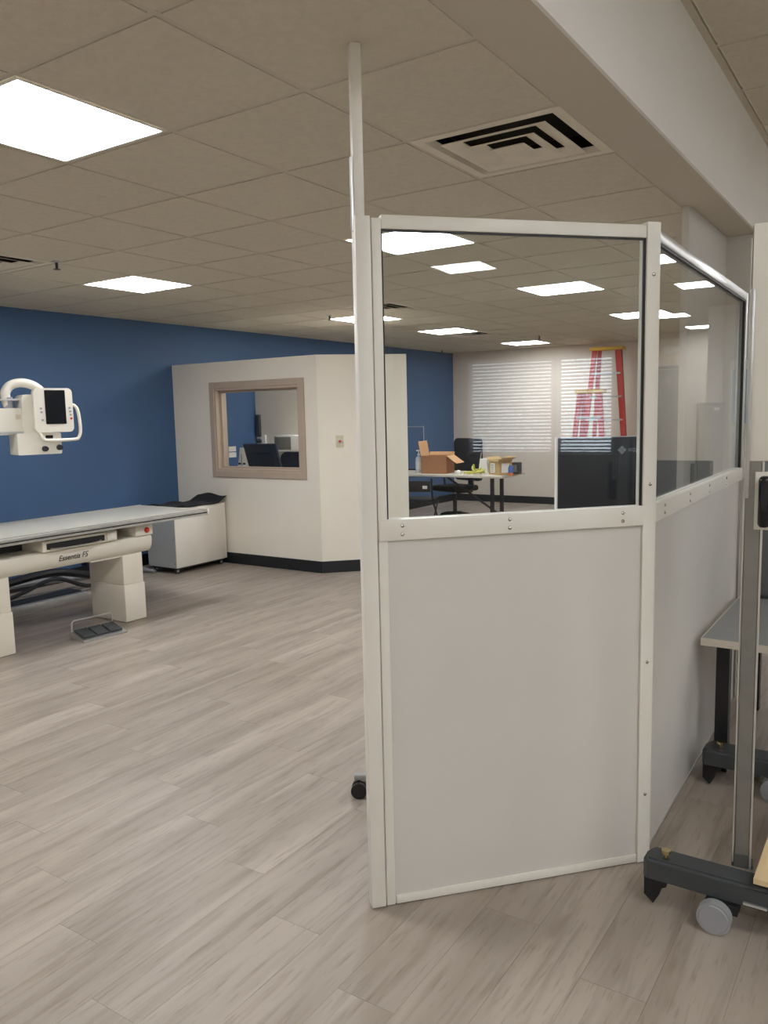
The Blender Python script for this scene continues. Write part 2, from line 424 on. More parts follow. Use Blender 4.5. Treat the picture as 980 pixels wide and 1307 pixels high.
# window wall on the right, behind the viewer
WIN = [(-3.72, -2.40), (-2.34, -1.53), (-1.30, -0.20)]
ZS, ZT = 0.90, 2.32
ys = [YB]+[v for w in WIN for v in w]+[YE]
bx = [(XR, XR+.15, YB, YE, 0, ZS), (XR, XR+.15, YB, YE, ZT, ZR+.05)]
for i in range(0, len(ys), 2): bx.append((XR, XR+.15, ys[i], ys[i+1], ZS, ZT))
wall('wall_right', 'dimmed_room_paint', 'window wall behind the viewer, darkened in colour for dimmer reflections', *bx)
def venetian(y0, y1, tilt, lab):
    b = thing('venetian_blind', lab, 'blind', (XR-.03, (y0+y1)/2, ZS), 'white venetian blinds mirrored in the screen glass')
    MB().box(XR-.05, XR-.01, y0, y1, ZT-.03, ZT+.01).build('headrail', 'slat_white', b, smooth=False)
    s = MB(); z = ZS+.02
    while z < ZT-.04:
        c, sn = math.cos(R(tilt))*.0225, math.sin(R(tilt))*.0225
        s.ext([(XR-.03-c, y0+.01, z-sn), (XR-.03+c, y0+.01, z+sn), (XR-.03+c, y1-.01, z+sn), (XR-.03-c, y1-.01, z-sn)], (0, 0, .001))
        z += .05
    q = s.build('slats', 'slat_white', b, smooth=False); q['kind'] = 'stuff'
    MB().box(XR-.045, XR-.015, y0, y1, ZS+.001, ZS+.014).build('bottom_rail', 'slat_white', b, smooth=False)
for i, (y0, y1) in enumerate(WIN):
    w = thing('window_%d' % (i+1), ['window with closed blind mirrored at left of the screen glass', 'window with open blind mirrored in front of the red ladders', 'window mirrored at the right edge of the screen glass'][i], 'window', (XR+.07, (y0+y1)/2, ZS)); w['kind'] = 'structure'
    f = MB()
    for bb in ((y0, y0+.04, ZS, ZT), (y1-.04, y1, ZS, ZT), (y0, y1, ZS, ZS+.04), (y0, y1, ZT-.04, ZT)): f.box(XR+.05, XR+.10, *bb)
    f.build('frame', 'slat_white', w, smooth=False)
    MB().box(XR+.072, XR+.078, y0+.04, y1-.04, ZS+.04, ZT-.04).build('pane', 'glass_thin', w, smooth=False)
    venetian(y0+.005, y1-.005, [-54, -33, -33][i], ['closed venetian blind mirrored dimly in the left half of the glass', 'half-open venetian blind mirrored brightly in front of the ladders', 'venetian blind mirrored at the right edge of the front glass'][i])
MB()
# booth
YBF, ZBT = 4.05, 2.12
wx0, wx1, wz0, wz1 = -5.135, -3.99, 0.985, 1.845
wall('wall_booth_front', 'white_paint', 'white partial-height control booth wall with window', (XB, wx0, YBF, YBF+.13, 0, ZBT), (wx1, -3.77, YBF, YBF+.13, 0, ZBT), (wx0, wx1, YBF, YBF+.13, 0, wz0), (wx0, wx1, YBF, YBF+.13, wz1, ZBT))
dg = Vector((.7071, .7071, 0)); dn = Vector((-.7071, .7071, 0)); p0 = Vector((-3.77, YBF, 0)); p1 = p0+dg*.885
wb = MB().ext([p0, p1, p1+dn*.12, p0+dn*.12+dg*.0498], (0, 0, ZBT)).build('wall_booth_angled', 'white_paint', smooth=False)
struct(wb, 'white angled end wall of the control booth', 'wall')
wall('wall_booth_back', 'white_paint', 'white back wall inside the control booth', (XB, -3.66, 5.36, 5.48, 0, ZBT))
# baseboards
def base(name, label, b): o = b.build(name, 'black_base', smooth=False); struct(o, label, 'baseboard')
base('baseboard_booth', 'black baseboard along the white booth walls', MB().box(XB, -3.766, YBF-.012, YBF, 0, .115).ext([p0+Vector((-.004, -.012, 0)), p1+Vector((.0085, -.0085, 0)), p1, p0], (0, 0, .115)))
base('baseboard_left', 'black baseboard along the blue wall', MB().box(XB, XB+.012, YB, YBF-.013, 0, .12).box(XB, XB+.012, 5.49, YF, 0, .12))
base('baseboard_far', 'black baseboard along the far wall', MB().box(XB+.013, -2.32, YF-.012, YF, 0, .12))
# booth window
w = thing('window_4', 'tan framed observation window in the white booth wall', 'window', ((wx0+wx1)/2, YBF, wz0)); w['kind'] = 'structure'
f = MB(); fo = .066
for bb in ((wx0-fo, wx0, wz0-fo, wz1+fo), (wx1, wx1+fo, wz0-fo, wz1+fo), (wx0, wx1, wz0-fo, wz0), (wx0, wx1, wz1, wz1+fo)):
    f.box(bb[0], bb[1], YBF-.018, YBF-.0005, bb[2], bb[3], bev=.004, seg=1)
f.build('casing', 'tan_frame', w)
f = MB(); k = .022
for bb in ((wx0, wx0+k, wz0, wz1), (wx1-k, wx1, wz0, wz1), (wx0+k, wx1-k, wz0, wz0+k), (wx0+k, wx1-k, wz1-k, wz1)):
    f.box(bb[0], bb[1], YBF-.010, YBF+.145, bb[2], bb[3])
f.build('jamb', 'tan_frame', w, smooth=False)
f = MB(); k2 = .045
for bb in ((wx0+k, wx0+k2, wz0+k, wz1-k), (wx1-k2, wx1-k, wz0+k, wz1-k), (wx0+k2, wx1-k2, wz0+k, wz0+k2), (wx0+k2, wx1-k2, wz1-k2, wz1-k)):
    f.box(bb[0], bb[1], YBF+.055, YBF+.085, bb[2], bb[3])
f.build('glazing_stop', 'tan_frame', w, smooth=False)
MB().box(wx0+k+.01, wx1-k-.01, YBF+.067, YBF+.073, wz0+k+.01, wz1-k-.01).build('pane', 'glass_thin', w, smooth=False)
# far door
w = thing('door_1', 'dark grey door on the far wall, behind the wing glass', 'door', (-2.0, YF, 0)); w['kind'] = 'structure'
MB().box(-2.26, -1.46, YF-.03, YF-.004, 0.004, 2.11).build('leaf', 'door_grey', w, smooth=False)
f = MB()
for bb in ((-2.31, -2.265, 0, 2.16), (-1.455, -1.41, 0, 2.16), (-2.265, -1.455, 2.115, 2.16)): f.box(bb[0], bb[1], YF-.045, YF-.002, bb[2], bb[3])
f.build('door_frame', 'door_grey', w, smooth=False)
MB().cyl((-1.54, YF-.03, 1.0), (-1.54, YF-.09, 1.0), .012).cyl((-1.54, YF-.085, 1.0), (-1.66, YF-.085, 1.0), .011).build('door_handle', 'alu', w)

# ------------------------------------------------------------ glass control screen with wing
A = Vector((-0.277, -0.18, 0)); B = Vector((0.336, 0.492, 0))
d = (B-A).normalized(); nrm = Vector((d.y, -d.x, 0))          # towards camera
back = -nrm
MF = Matrix(((d.x, back.x, 0, A.x), (d.y, back.y, 0, A.y), (0, 0, 1, 0), (0, 0, 0, 1)))   # local x along, y into the panel
scr = thing('control_screen', 'tall white framed screen with clear glass above solid white panels', 'partition', (0.03, 0.16, 0))
MB(MF).box(-.025, .021, 0, .045, .004, 2.10, bev=.003).build('end_post', 'frame_white', scr)
MB(MF).box(-.024, .006, .006, .036, 2.10, ZC-.001, bev=.002).build('ceiling_pole', 'frame_white', scr)
MB(MF).box(-.030, -.0245, .010, .030, 2.06, 2.26).build('pole_clip', 'alu_bright', scr, smooth=False)
MB(MF).box(.0235, .052, .003, .040, .004, 2.095, bev=.002).build('stile', 'frame_white', scr)
MB(MF).box(.0205, .024, .012, .032, .02, 2.08).build('seam_filler', 'seal_black', scr, smooth=False)
MB(MF).box(.0525, .9035, .003, .040, 2.066, 2.105, bev=.002).build('top_rail', 'frame_white', scr)
MB(MF).box(.0255, .903, -.004, .044, 1.165, 1.228, bev=.003).build('mid_rail', 'frame_white', scr)
MB(MF).box(.0525, .903, .010, .034, .004, 1.1645).build('lower_panel', 'panel_white', scr, smooth=False)
MB(MF).box(.056, .903, .004, .0095, .004, .032, bev=.001).build('bottom_rail', 'frame_white', scr)
MB(MF).box(.0525, .903, .018, .026, 1.2285, 2.0655).build('glass_pane', 'glass_clear', scr, smooth=False)
f = MB(MF)
for bb in ((.0525, .057, 1.2285, 2.0655), (.898, .903, 1.2285, 2.0655), (.057, .898, 2.060, 2.0655)): f.box(bb[0], bb[1], .008, .017, bb[2], bb[3])
f.build('glazing_seal', 'seal_black', scr, smooth=False)
def screw(M, x, z, y, r=.006):
    MB(M).lathe([(r, 0), (r*.95, .0015), (r*.6, .003), (.0008, .0034)], (0, 0, 0), 10)
SCM = None
def screw_at(P, n, parent):
    global SCM
    if SCM is None:
        b = MB().lathe([(.0062, 0), (.0058, .0016), (.0038, .003), (.0006, .0034)], (0, 0, 0), 10)
        bmesh.ops.recalc_face_normals(b.bm, faces=b.bm.faces[:])
        SCM = bpy.data.meshes.new('screw'); b.bm.to_mesh(SCM); b.bm.free(); SCM.materials.append(MATS['steel']); SCM.shade_smooth()
    o = bpy.data.objects.new('screw', SCM); COL.objects.link(o); o.parent = parent
    o.location = Vector(P)-wloc(parent); o.rotation_mode = 'QUATERNION'; o.rotation_quaternion = Vector((0, 0, 1)).rotation_difference(Vector(n))
for sx in (.096, .44, .829):
    for z in (1.209, 1.183): screw_at(MF @ Vector((sx, -.004, z)), nrm, scr)
# corner post: rounded on the outside corner
wd0 = Vector((0.345, 0.5, 0)); wd1 = Vector((0.312, 2.33, 0)); d2 = (wd1-wd0).normalized(); n2 = Vector((d2.y, -d2.x, 0))
Pc = A+d*.904
poly = []
pA = A+d*.904+back*.045; pB = A+d*.904; pC = A+d*.945+nrm*.001
mid = Vector((0.4, 0.545, 0))
corner = [pA, pB, A+d*.940, A+d*.952+back*.004, A+d*.959+back*.014, A+d*.961+back*.030, A+d*.953+back*.060, A+d*.92+back*.07]
MB().ext([p+Vector((0, 0, .004)) for p in corner], (0, 0, 2.11)).build('corner_post', 'frame_white', scr)
for z in (1.955, 1.297, .706, .246): screw_at(A+d*.928+Vector((0, 0, z)), nrm, scr)
# wing
W0 = A+d*.950+back*.045
W0 = Vector((0.345, 0.56, 0))
MW = Matrix(((d2.x, -n2.x, 0, W0.x), (d2.y, -n2.y, 0, W0.y), (0, 0, 1, 0), (0, 0, 0, 1)))   # x along wing, y away from the right room
WL = 1.77
MB(MW).box(0.02, WL, .0, .037, 2.066, 2.105, bev=.002).build('wing_top_rail', 'alu_bright', scr)
MB(MW).box(0.02, WL, -.006, .042, 1.165, 1.228, bev=.003).build('wing_mid_rail', 'frame_white', scr)
MB(MW).box(0.02, WL, .008, .032, .012, 1.1645).build('wing_lower_panel', 'panel_white', scr, smooth=False)
MB(MW).box(0.02, WL, .006, .034, .003, .0118).build('wing_bottom_edge', 'alu_bright', scr, smooth=False)
MB(MW).box(0.02, WL, .016, .024, 1.2285, 2.0655).build('wing_glass_pane', 'glass_clear', scr, smooth=False)
f = MB(MW)
for bb in ((.02, WL-.012, 2.058, 2.0655), (WL-.012, WL, 1.2285, 2.0655)): f.box(bb[0], bb[1], .003, .0155, bb[2], bb[3])
f.build('wing_glazing_seal', 'seal_black', scr, smooth=False)
MB(MW).box(WL+.0005, WL+.04, -.002, .040, .004, 2.105, bev=.002).build('wing_end_post', 'alu', scr)
for sx in (.13, .53, .91, 1.31):
    for z in (1.211, 1.185): screw_at(MW @ Vector((sx, -.006, z)), n2, scr)

# ------------------------------------------------------------ ceiling lights
def ceiling_light(x0, y0, z, label, group, size=T):
    r = thing('ceiling_light', label, 'ceiling light', (x0+size/2, y0+size/2, z), group)
    a = .014
    f = MB(); t = .012
    f.box(x0+a, x0+size-a, y0+a, y0+a+t, z-.002, z+.03).box(x0+a, x0+size-a, y0+size-a-t, y0+size-a, z-.002, z+.03)
    f.box(x0+a, x0+a+t, y0+a+t, y0+size-a-t, z-.002, z+.03).box(x0+size-a-t, x0+size-a, y0+a+t, y0+size-a-t, z-.002, z+.03)
    f.build('frame', 'frame_white', r, smooth=False)
    MB().box(x0+a+t+.0005, x0+size-a-t-.0005, y0+a+t+.0005, y0+size-a-t-.0005, z+.001, z+.012).build('diffuser', 'led', r, smooth=False)
LL = {(-1, 2): 'largest glowing square ceiling light at the upper left edge', (3, 6): 'glowing square ceiling light above the x-ray table, near the blue wall',
      (3, 2): 'big glowing ceiling light just under the top rail of the glass screen', (7, 2): 'glowing ceiling light in the middle of the front glass pane',
      (11, 2): 'glowing ceiling light cut by the right edge of the front glass', (8, 6): 'glowing ceiling light crossed by the tall white post',
      (11, 6): 'thin glowing ceiling light left of the farthest one, above the desk', (15, 6): 'farthest thin glowing ceiling light, nearest the beige far wall',
      (-1, 6): 'ceiling light out of view left of the table', (-5, 2): 'ceiling light behind the viewer near the post', (-5, 6): 'ceiling light behind the viewer by the blue wall'}
for (u, v) in LIGHT_TILES:
    ceiling_light(-(v+1)*T, u*T, ZC, LL[(u, v)], 'square ceiling lights of the imaging room')
RLAB = {(5.73, -2.76): 'ceiling light mirrored small and crisp below the largest light in the front glass',
        (1.39, 6.62): 'ceiling light mirrored at the upper left corner of the wing glass', (1.39, 8.78): 'ceiling light mirrored against the slanting top rail of the wing',
        (2.5, 12.2): 'ceiling light mirrored beside the corner post in the wing glass', (2.4, 14.64): 'small ceiling light mirrored lowest in the wing glass'}
for i, (x, y) in enumerate(RL):
    ceiling_light(x, y, ZR-.004, RLAB.get((x, y), 'ceiling light added out of view to brighten the right-hand room'), 'square ceiling lights of the right-hand room')

# ------------------------------------------------------------ ceiling diffusers
def diffuser(u, v, label):
    cx, cy = -(v+.5)*T, (u+.5)*T
    r = thing('air_diffuser', label, 'air vent', (cx, cy, ZC), 'square ceiling air diffusers')
    def ring(b, h0, z0, h1, z1, t=.004):
        for s in range(4):
            M = Matrix.Translation((cx, cy, ZC)) @ Matrix.Rotation(R(90*s), 4, 'Z')
            q = [(-h0, -h0, z0), (h0, -h0, z0), (h1, -h1, z1), (-h1, -h1, z1)]
            b._add([M @ Vector(p) for p in q]+[M @ (Vector(p)+Vector((0, 0, t))) for p in q],
                   [(0, 1, 2, 3), (7, 6, 5, 4), (0, 4, 5, 1), (1, 5, 6, 2), (2, 6, 7, 3), (3, 7, 4, 0)])
        return b
    ring(MB(), .298, .0, .258, -.001, .003).build('outer_frame', 'diffuser_white', r, smooth=False)
    ring(MB(), .258, -.001, .244, .02, .002).build('louver', 'diffuser_white', r, smooth=False)
    MB().box(cx-.28, cx+.28, cy-.28, cy+.28, ZC+.088, ZC+.095).build('duct_back', 'duct_dark', r, smooth=False)
    for h0, z0, h1, z1 in ((.212, -.008, .150, .008), (.138, -.013, .084, .002)):
        ring(MB(), h0, z0, h1, z1, .003).build('louver', 'diffuser_white', r, smooth=False)
    ring(MB(), .070, -.018, .045, -.008, .003).box(cx-.045, cx+.045, cy-.045, cy+.045, ZC-.009, ZC-.005).build('center_plate', 'diffuser_white', r, smooth=False)
    w = MB().box(cx-.285, cx+.285, cy-.285, cy-.281, ZC+.004, ZC+.088).box(cx-.285, cx+.285, cy+.281, cy+.285, ZC+.004, ZC+.088).box(cx-.285, cx-.281, cy-.281, cy+.281, ZC+.004, ZC+.088).box(cx+.281, cx+.285, cy-.281, cy+.281, ZC+.004, ZC+.088)
    w.build('duct_collar', 'duct_dark', r, smooth=False)
    return r
diffuser(1, 0, 'large square air diffuser with stepped louvers above the glass screen')
diffuser(1, 6, 'square air diffuser at the left edge beside a sprinkler head')
diffuser(7, 5, 'air diffuser behind the light crossed by the tall post')
diffuser(12, 6, 'air diffuser just right of a thin far light')
# sprinklers
sprk = None
for x, y, lab in ((-3.62, 1.19, 'sprinkler head below the ceiling beside the left air diffuser'), (-4.05, 4.66, 'sprinkler head just left of the tall white post'),
                  (-5.5, 9.6, 'sprinkler head above the corner of the far blue wall'), (-3.33, 8.45, 'sprinkler head above the farthest ceiling light')):
    if sprk is None:
        sprk = thing('sprinkler_head', lab, 'sprinkler', (x, y, ZC), 'ceiling sprinkler heads')
        MB().lathe([(.03, 0), (.03, -.004), (.012, -.008)], (x, y, ZC)).build('escutcheon', 'alu', sprk)
        MB().cyl((x, y, ZC-.008), (x, y, ZC-.045), .009).build('stem', 'dark_grey', sprk)
        MB().lathe([(.006, -.045), (.022, -.048), (.022, -.051), (.004, -.052)], (x, y, ZC)).build('deflector', 'dark_grey', sprk)
    else:
        tag(copytree(sprk, (x, y, ZC)), lab, 'sprinkler', 'ceiling sprinkler heads')

# ------------------------------------------------------------ x-ray table
tb = thing('xray_table', 'long white x-ray table on two pedestals before the blue wall', 'x-ray table', (-4.2, 1.2, 0))
ZTT = .80; Y1T = 2.55; Y0T = 0.10
b = MB().box(-4.62, -3.815, Y0T, Y1T, ZTT-.022, ZTT, bev=.006)
b.build('tabletop', 'table_top', tb)
for xs, sg in ((-3.80, 1), (-4.635, -1)):
    pr_ = [(0, -.004), (.012, -.002), (.018, -.010), (.018, -.022), (.010, -.028), (.010, -.034), (.016, -.040), (.016, -.050), (0, -.054)]
    MB().ext([(xs+sg*(px-.018), Y0T, ZTT+pz) for px, pz in pr_], (0, Y1T+.03-Y0T, 0)).build('edge_rail', 'alu_bright', tb, smooth=False)
    MB().box(xs-.009*sg-.001, xs-.009*sg+.0015, Y0T+.01, Y1T+.03, ZTT-.0345, ZTT-.0275).build('rail_groove', 'seal_black', tb, smooth=False)
    MB().box(xs-.019*sg-.001, xs-.019*sg+.001, Y0T+.01, Y1T, ZTT-.003, ZTT+.0008).build('rail_seam', 'dark_grey', tb, smooth=False)
    MB().box(xs-.012, xs+.012, Y1T+.0302, Y1T+.036, ZTT-.05, ZTT-.004, bev=.003).build('rail_end_cap', 'equip_white', tb)
MB().box(-4.60, -4.02, 0.35, 2.05, ZTT-.064, ZTT-.0225).build('float_frame', 'equip_grey', tb, smooth=False)
# lower beam with curved front apron
ap = [(-4.50, .655), (-3.90, .655), (-3.884, .648), (-3.880, .62), (-3.884, .58), (-3.900, .545), (-3.925, .525), (-4.50, .525)]
b = MB().ext([(x, .42, z) for x, z in ap], (0, 1.63, 0)); b.build('apron', 'equip_white', tb)
b = MB().box(-4.50, -4.10, .44, 1.89, .656, .7355); b.build('carriage_recess', 'dark_grey', tb, smooth=False)
# right-hand end block with the emergency button
MB().box(-4.45, -3.875, 1.895, 2.06, .656, .735, bev=.004).build('end_block', 'equip_white', tb)
bt = MB().lathe([(.022, 0), (.022, .006), (.016, .008), (.016, .018), (.012, .022), (.001, .023)], (0, 0, 0), 16)
for v in bt.bm.verts: v.co = Vector((-3.8745+v.co.z, 2.0+v.co.x, .695+v.co.y))
bt.build('emergency_button', 'red_plastic', tb, label='red emergency stop button')
# detector tray
tr = MB().box(-4.42, -3.862, 1.10, 1.715, .657, .733, bev=.004).build('detector_tray', 'equip_white', tb)
MB().box(-3.8615, -3.855, 1.13, 1.60, .672, .714, bev=.002).build('tray_slot', 'seal_black', tr, smooth=False)
MB().tube(smooth_path([(-3.857, 1.16, .678), (-3.838, 1.18, .674), (-3.834, 1.36, .668), (-3.838, 1.54, .674), (-3.857, 1.56, .678)]), .006).build('tray_handle', 'alu_bright', tr)
MB().box(-3.8615, -3.85, 1.62, 1.70, .668, .726, bev=.003).build('tray_lock', 'equip_white', tr)
for y0, y1 in ((1.80, 1.985), (.70, .880)):
    MB().box(-4.335, -3.925, y0, y1, .29, .5245, bev=.006).build('pedestal_sleeve', 'equip_ped', tb)
    MB().box(-4.325, -3.918, y0-.004, y1+.006, .003, .2895, bev=.006).build('pedestal_base', 'equip_ped', tb)
MB().box(-4.1, -3.93, 1.52, 1.80, .512, .5245).build('cable_cover', 'equip_white', tb, smooth=False)
me = text_mesh('Essentia FS', .054, .3, frame((-3.8795, 1.345, .592), (0, 1, 0), (0, 0, 1)), .0008)
link('lettering', me, 'ink_black', tb, smooth=False, label='black italic lettering on the apron')

# foot pedal
ft = thing('foot_switch', 'silver triple foot pedal on the floor beside the table pedestal', 'foot pedal', (-3.80, 1.46, 0))
fx0, fx1, fy0, fy1 = -3.90, -3.72, 1.29, 1.64
MF2 = Matrix.Translation((-3.81, 1.46, 0)) @ Matrix.Rotation(R(-7), 4, 'Z')
b = MB(MF2).ext([(-.09, -.17, .002), (.10, -.17, .002), (.10, -.17, .012), (-.06, -.17, .05), (-.09, -.17, .05)], (0, .34, 0)); b.build('base', 'alu', ft)
for i in range(3):
    y = -.155+i*.105
    MB(MF2).ext([(-.055, y, .052), (.075, y, .022), (.075, y, .036), (-.050, y, .066)], (0, .092, 0)).build('pedal', 'dark_grey', ft, smooth=False)
MB(MF2).tube([(-.08, -.16, .05), (-.08, -.155, .115), (-.08, -.14, .125), (-.08, .14, .125), (-.08, .155, .115), (-.08, .16, .05)], .006).build('guard_bar', 'alu_bright', ft)

# floor track of the tube stand + tube stand
ts = thing('tube_stand', 'white x-ray tube head with touch screen on a floor-tracked stand', 'x-ray tube', (-4.98, .62, 0))
MB().box(-5.12, -4.88, -.60, 2.17, .002, .075, bev=.003).build('floor_track', 'alu', ts)
MB().box(-5.09, -4.93, -.58, 2.14, .0755, .084).build('track_cover', 'black_plastic', ts, smooth=False)
MB().box(-5.10, -4.90, .40, .66, .0845, 2.2, bev=.015).build('column', 'equip_white', ts)
MB().box(-5.14, -4.86, .34, .72, .0845, .26, bev=.02).build('column_base', 'equip_white', ts)
MB().box(-5.12, -4.70, .38, .70, 1.38, 1.72, bev=.03).build('carriage', 'equip_white', ts)
# head frame: local x = image right, y = up, z = towards the room
phi = R(-15); nz = Vector((math.cos(phi), math.sin(phi), 0)); nx = Vector((-math.sin(phi), math.cos(phi), 0))
HO = Vector((-4.4, 1.62, 1.615))
MH = frame(HO, nx, (0, 0, 1))
tilt = Matrix.Rotation(R(2.5), 4, 'Z')
def H(x, y, z=0): return ((x-67.3)/154, -(y-526)/163, z)
def Hxy(x, y): return H(x, y)[:2]
def plate(b, x0, x1, y0, y1, r, z0, z1):
    a = Hxy(x0, y1); c = Hxy(x1, y0)
    return b.ext([(px, py, z0) for px, py in rrect(a[0], c[0], a[1], c[1], r)], (0, 0, z1-z0))
hb = MB(MH); plate(hb, 34, 60, 505, 556, .03, -.16, .0); hd = hb.build('tube_housing', 'equip_white', ts)
plate(MB(MH), 44.5, 88.5, 497.5, 551, .035, .001, .045).build('display_housing', 'equip_white', ts)
ds = [o for o in ts.children if o.name.startswith('display_housing')][0]
plate(MB(MH), 56.8, 80, 500, 541, .004, .0455, .048).build('touch_screen', 'screen_black', ds, label='dark touch screen')
for x, y in ((52, 522), (52.3, 526.5), (53, 536), (84.5, 521.5), (85, 526), (85.3, 530)):
    q = Vector(H(x, y, .0455)); MB(MH).cyl(q, q+Vector((0, 0, .004)), .008, seg=10).build('button', 'hose_grey', ds)
q = Vector(H(85.8, 534.6, .0455)); MB(MH).cyl(q, q+Vector((0, 0, .004)), .009, seg=10).build('button', 'red_plastic', ds, label='red button')
hp = [H(84, 517, .02), H(91, 519, .035), H(94.5, 527, .04), H(96, 547, .04), H(94, 557, .04), H(88, 560.5, .04), H(58, 560.5, .04), H(52, 557.5, .04), H(48.5, 549, .03), H(46, 541, .01)]
MB(MH).tube(smooth_path(hp, 5), .0125, seg=10).build('handle_bar', 'equip_white', ts)
plate(MB(MH), 25, 74, 551.5, 577.5, .012, -.17, .02).build('collimator', 'equip_white', ts)
co = [o for o in ts.children if o.name.startswith('collimator')][0]
for x, y in ((54.5, 570.8), (71, 569.8)):
    q = Vector(H(x, y, .0205)); MB(MH).cyl(q, q+Vector((0, 0, .03)), .0225, .019, seg=16).build('knob', 'black_plastic', co)
plate(MB(MH), 56, 64.5, 554.5, 558.5, .004, .0205, .023).build('collimator_display', 'screen_black', co, smooth=False)
MB(MH).cyl(H(35, 526, -.11), H(55, 526, -.11), .075, .075, seg=20)
plate(MB(MH), 1, 36, 521, 553, .03, -.22, -.03).build('arm_housing', 'equip_white', ts)
q = Vector(H(31, 531, -.0295)); plate(MB(MH), 27.5, 33, 528.5, 534.5, .003, -.0295, -.028).build('warning_label', 'plate_cream', ts, smooth=False)
MB(MH).box(H(8, 0)[0], H(38, 0)[0], H(0, 551.5)[1], H(0, 549)[1], -.024, -.01).build('arm_rail', 'alu', ts)
MB(MH).box(H(10, 0)[0], H(34, 0)[0], H(0, 511.8)[1], H(0, 509.8)[1], -.14, -.05).build('bracket', 'alu_bright', ts, smooth=False)
cp = [H(24, 521, -.10), H(22, 512, -.10), H(21.5, 502, -.10), H(27, 494, -.10), H(37, 490.5, -.10), H(47, 491.5, -.10), H(56, 496, -.10), H(62, 503, -.10), H(62, 512, -.10)]
MB(MH).tube(smooth_path(cp, 5), .034, seg=12).build('cable_loop', 'equip_white', ts)
MB(MH).cyl(H(24, 523, -.10), H(23, 508, -.10), .036, seg=12).build('cable_clamp', 'hose_grey', ts)
# arm from the column to the head, with the drooping sleeve at the frame's left edge
ha = MH @ Vector(H(3, 537, -.13))
MB().tube([(-4.85, .62, ha.z), (-4.80, .9, ha.z), ha], .075, seg=14).build('arm', 'equip_white', ts)
sp = [MH @ Vector(H(x, y, -.15)) for x, y in ((1, 545), (1.5, 566), (3, 590), (3, 606), (0, 618), (-9, 624), (-20, 618), (-26, 600))]
MB().tube(smooth_path(sp, 5), .03, seg=12).build('cable_sleeve', 'equip_white', ts)

# cables on the floor behind the table
for i, (pts, r, m, lab) in enumerate((
    ([(-5.20, .9, .05), (-5.22, 1.3, .16), (-5.26, 1.7, .20), (-5.24, 2.1, .22), (-5.30, 2.5, .12)], .035, 'black_plastic', 'thick black cable bundle lying behind the floor track'),
    ([(-5.14, 1.0, .022), (-5.16, 1.4, .05), (-5.18, 1.75, .11), (-5.16, 2.05, .18), (-5.20, 2.4, .05), (-5.3, 2.8, .03)], .018, 'black_plastic', 'thin black cable running over the floor track end'),
    ([(-5.36, .7, .03), (-5.4, 1.2, .08), (-5.44, 1.8, .13), (-5.4, 2.4, .10), (-5.42, 3.0, .04)], .028, 'hose_grey', 'grey cable hose lying along the blue wall'),
    ([(-5.56, 1.3, .02), (-5.6, 1.52, .06), (-5.62, 1.68, .2), (-5.6, 1.82, .26), (-5.62, 2.1, .16)], .014, 'hose_grey', 'looped pale hose between the table pedestals'))):
    o = MB().tube(smooth_path(pts, 6), r, seg=8).build('cable', m, origin=pts[0]); tag(o, lab, 'cable', 'cables behind the table')

# ------------------------------------------------------------ generator cabinet
cb = thing('generator_cabinet', 'white equipment cabinet on casters in the booth corner', 'cabinet', (-5.2, 3.7, 0))
MB().box(-5.42, -5.008, 3.30, 4.0, .065, .655, bev=.003).build('body', 'cab_white', cb)
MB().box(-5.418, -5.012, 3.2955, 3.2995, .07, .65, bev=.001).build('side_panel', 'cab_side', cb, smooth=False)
MB().box(-5.40, -5.03, 3.32, 3.98, .045, .0645).build('chassis', 'black_plastic', cb, smooth=False)
for x, y in ((-5.06, 3.345), (-5.37, 3.345), (-5.06, 3.95), (-5.37, 3.95)):
    c = MB().cyl((x-.009, y, .025), (x+.009, y, .025), .0235, seg=14).build('caster', 'dark_grey', cb)
    MB().box(x-.014, x-.0095, y-.012, y+.012, .02, .0448).box(x+.0095, x+.014, y-.012, y+.012, .02, .0448).build('fork', 'alu_bright', c, smooth=False)
for z in (.11, .36): 
    screw_at((-5.03, 3.295, z), (0, -1, 0), cb)
# black folded cover draped over the cabinet
b = MB(); nxg, nyg = 8, 12; g = []
for j in range(nyg+1):
    row = []
    for i in range(nxg+1):
        u_, v_ = i/nxg, j/nyg
        x = -5.43+u_*.43; y = 3.32+v_*.70
        z = .668+.014*math.sin(u_*7+v_*5)+.012*math.sin(v_*13+1)+.055*max(0, v_-.72)/.28
        row.append((x, y, max(.664, z)))
    g.append(row)
vs_ = [p for r_ in g for p in r_]; W_ = nxg+1
fs_ = [(j*W_+i, j*W_+i+1, (j+1)*W_+i+1, (j+1)*W_+i) for j in range(nyg) for i in range(nxg)]
n0 = len(vs_); vs_ += [(p[0], p[1], p[2]-.008) for p in vs_]
fs_ += [tuple(n0+k for k in reversed(f_)) for f_ in fs_[:]]
edge = [i for i in range(W_)]+[j*W_+nxg for j in range(1, nyg+1)]+[nyg*W_+i for i in range(nxg-1, -1, -1)]+[j*W_ for j in range(nyg-1, 0, -1)]
fs_ += [(edge[k], edge[(k+1) % len(edge)], n0+edge[(k+1) % len(edge)], n0+edge[k]) for k in range(len(edge))]
b._add(vs_, fs_); o = b.build('equipment_cover', 'black_fabric', origin=(-5.21, 3.67, .656)); tag(o, 'rumpled black cloth cover lying on the white cabinet', 'cover')
o = MB().tube(smooth_path([(-5.60, 3.262, .62), (-5.57, 3.24, .50), (-5.52, 3.26, .38), (-5.55, 3.24, .25), (-5.58, 3.24, .14), (-5.52, 3.25, .06), (-5.42, 3.262, .025), (-5.30, 3.265, .021)], 6), .019, seg=10).build('conduit_hose', 'hose_grey', origin=(-5.5, 3.25, .003))
tag(o, 'grey corrugated conduit looping down beside the white cabinet', 'hose')
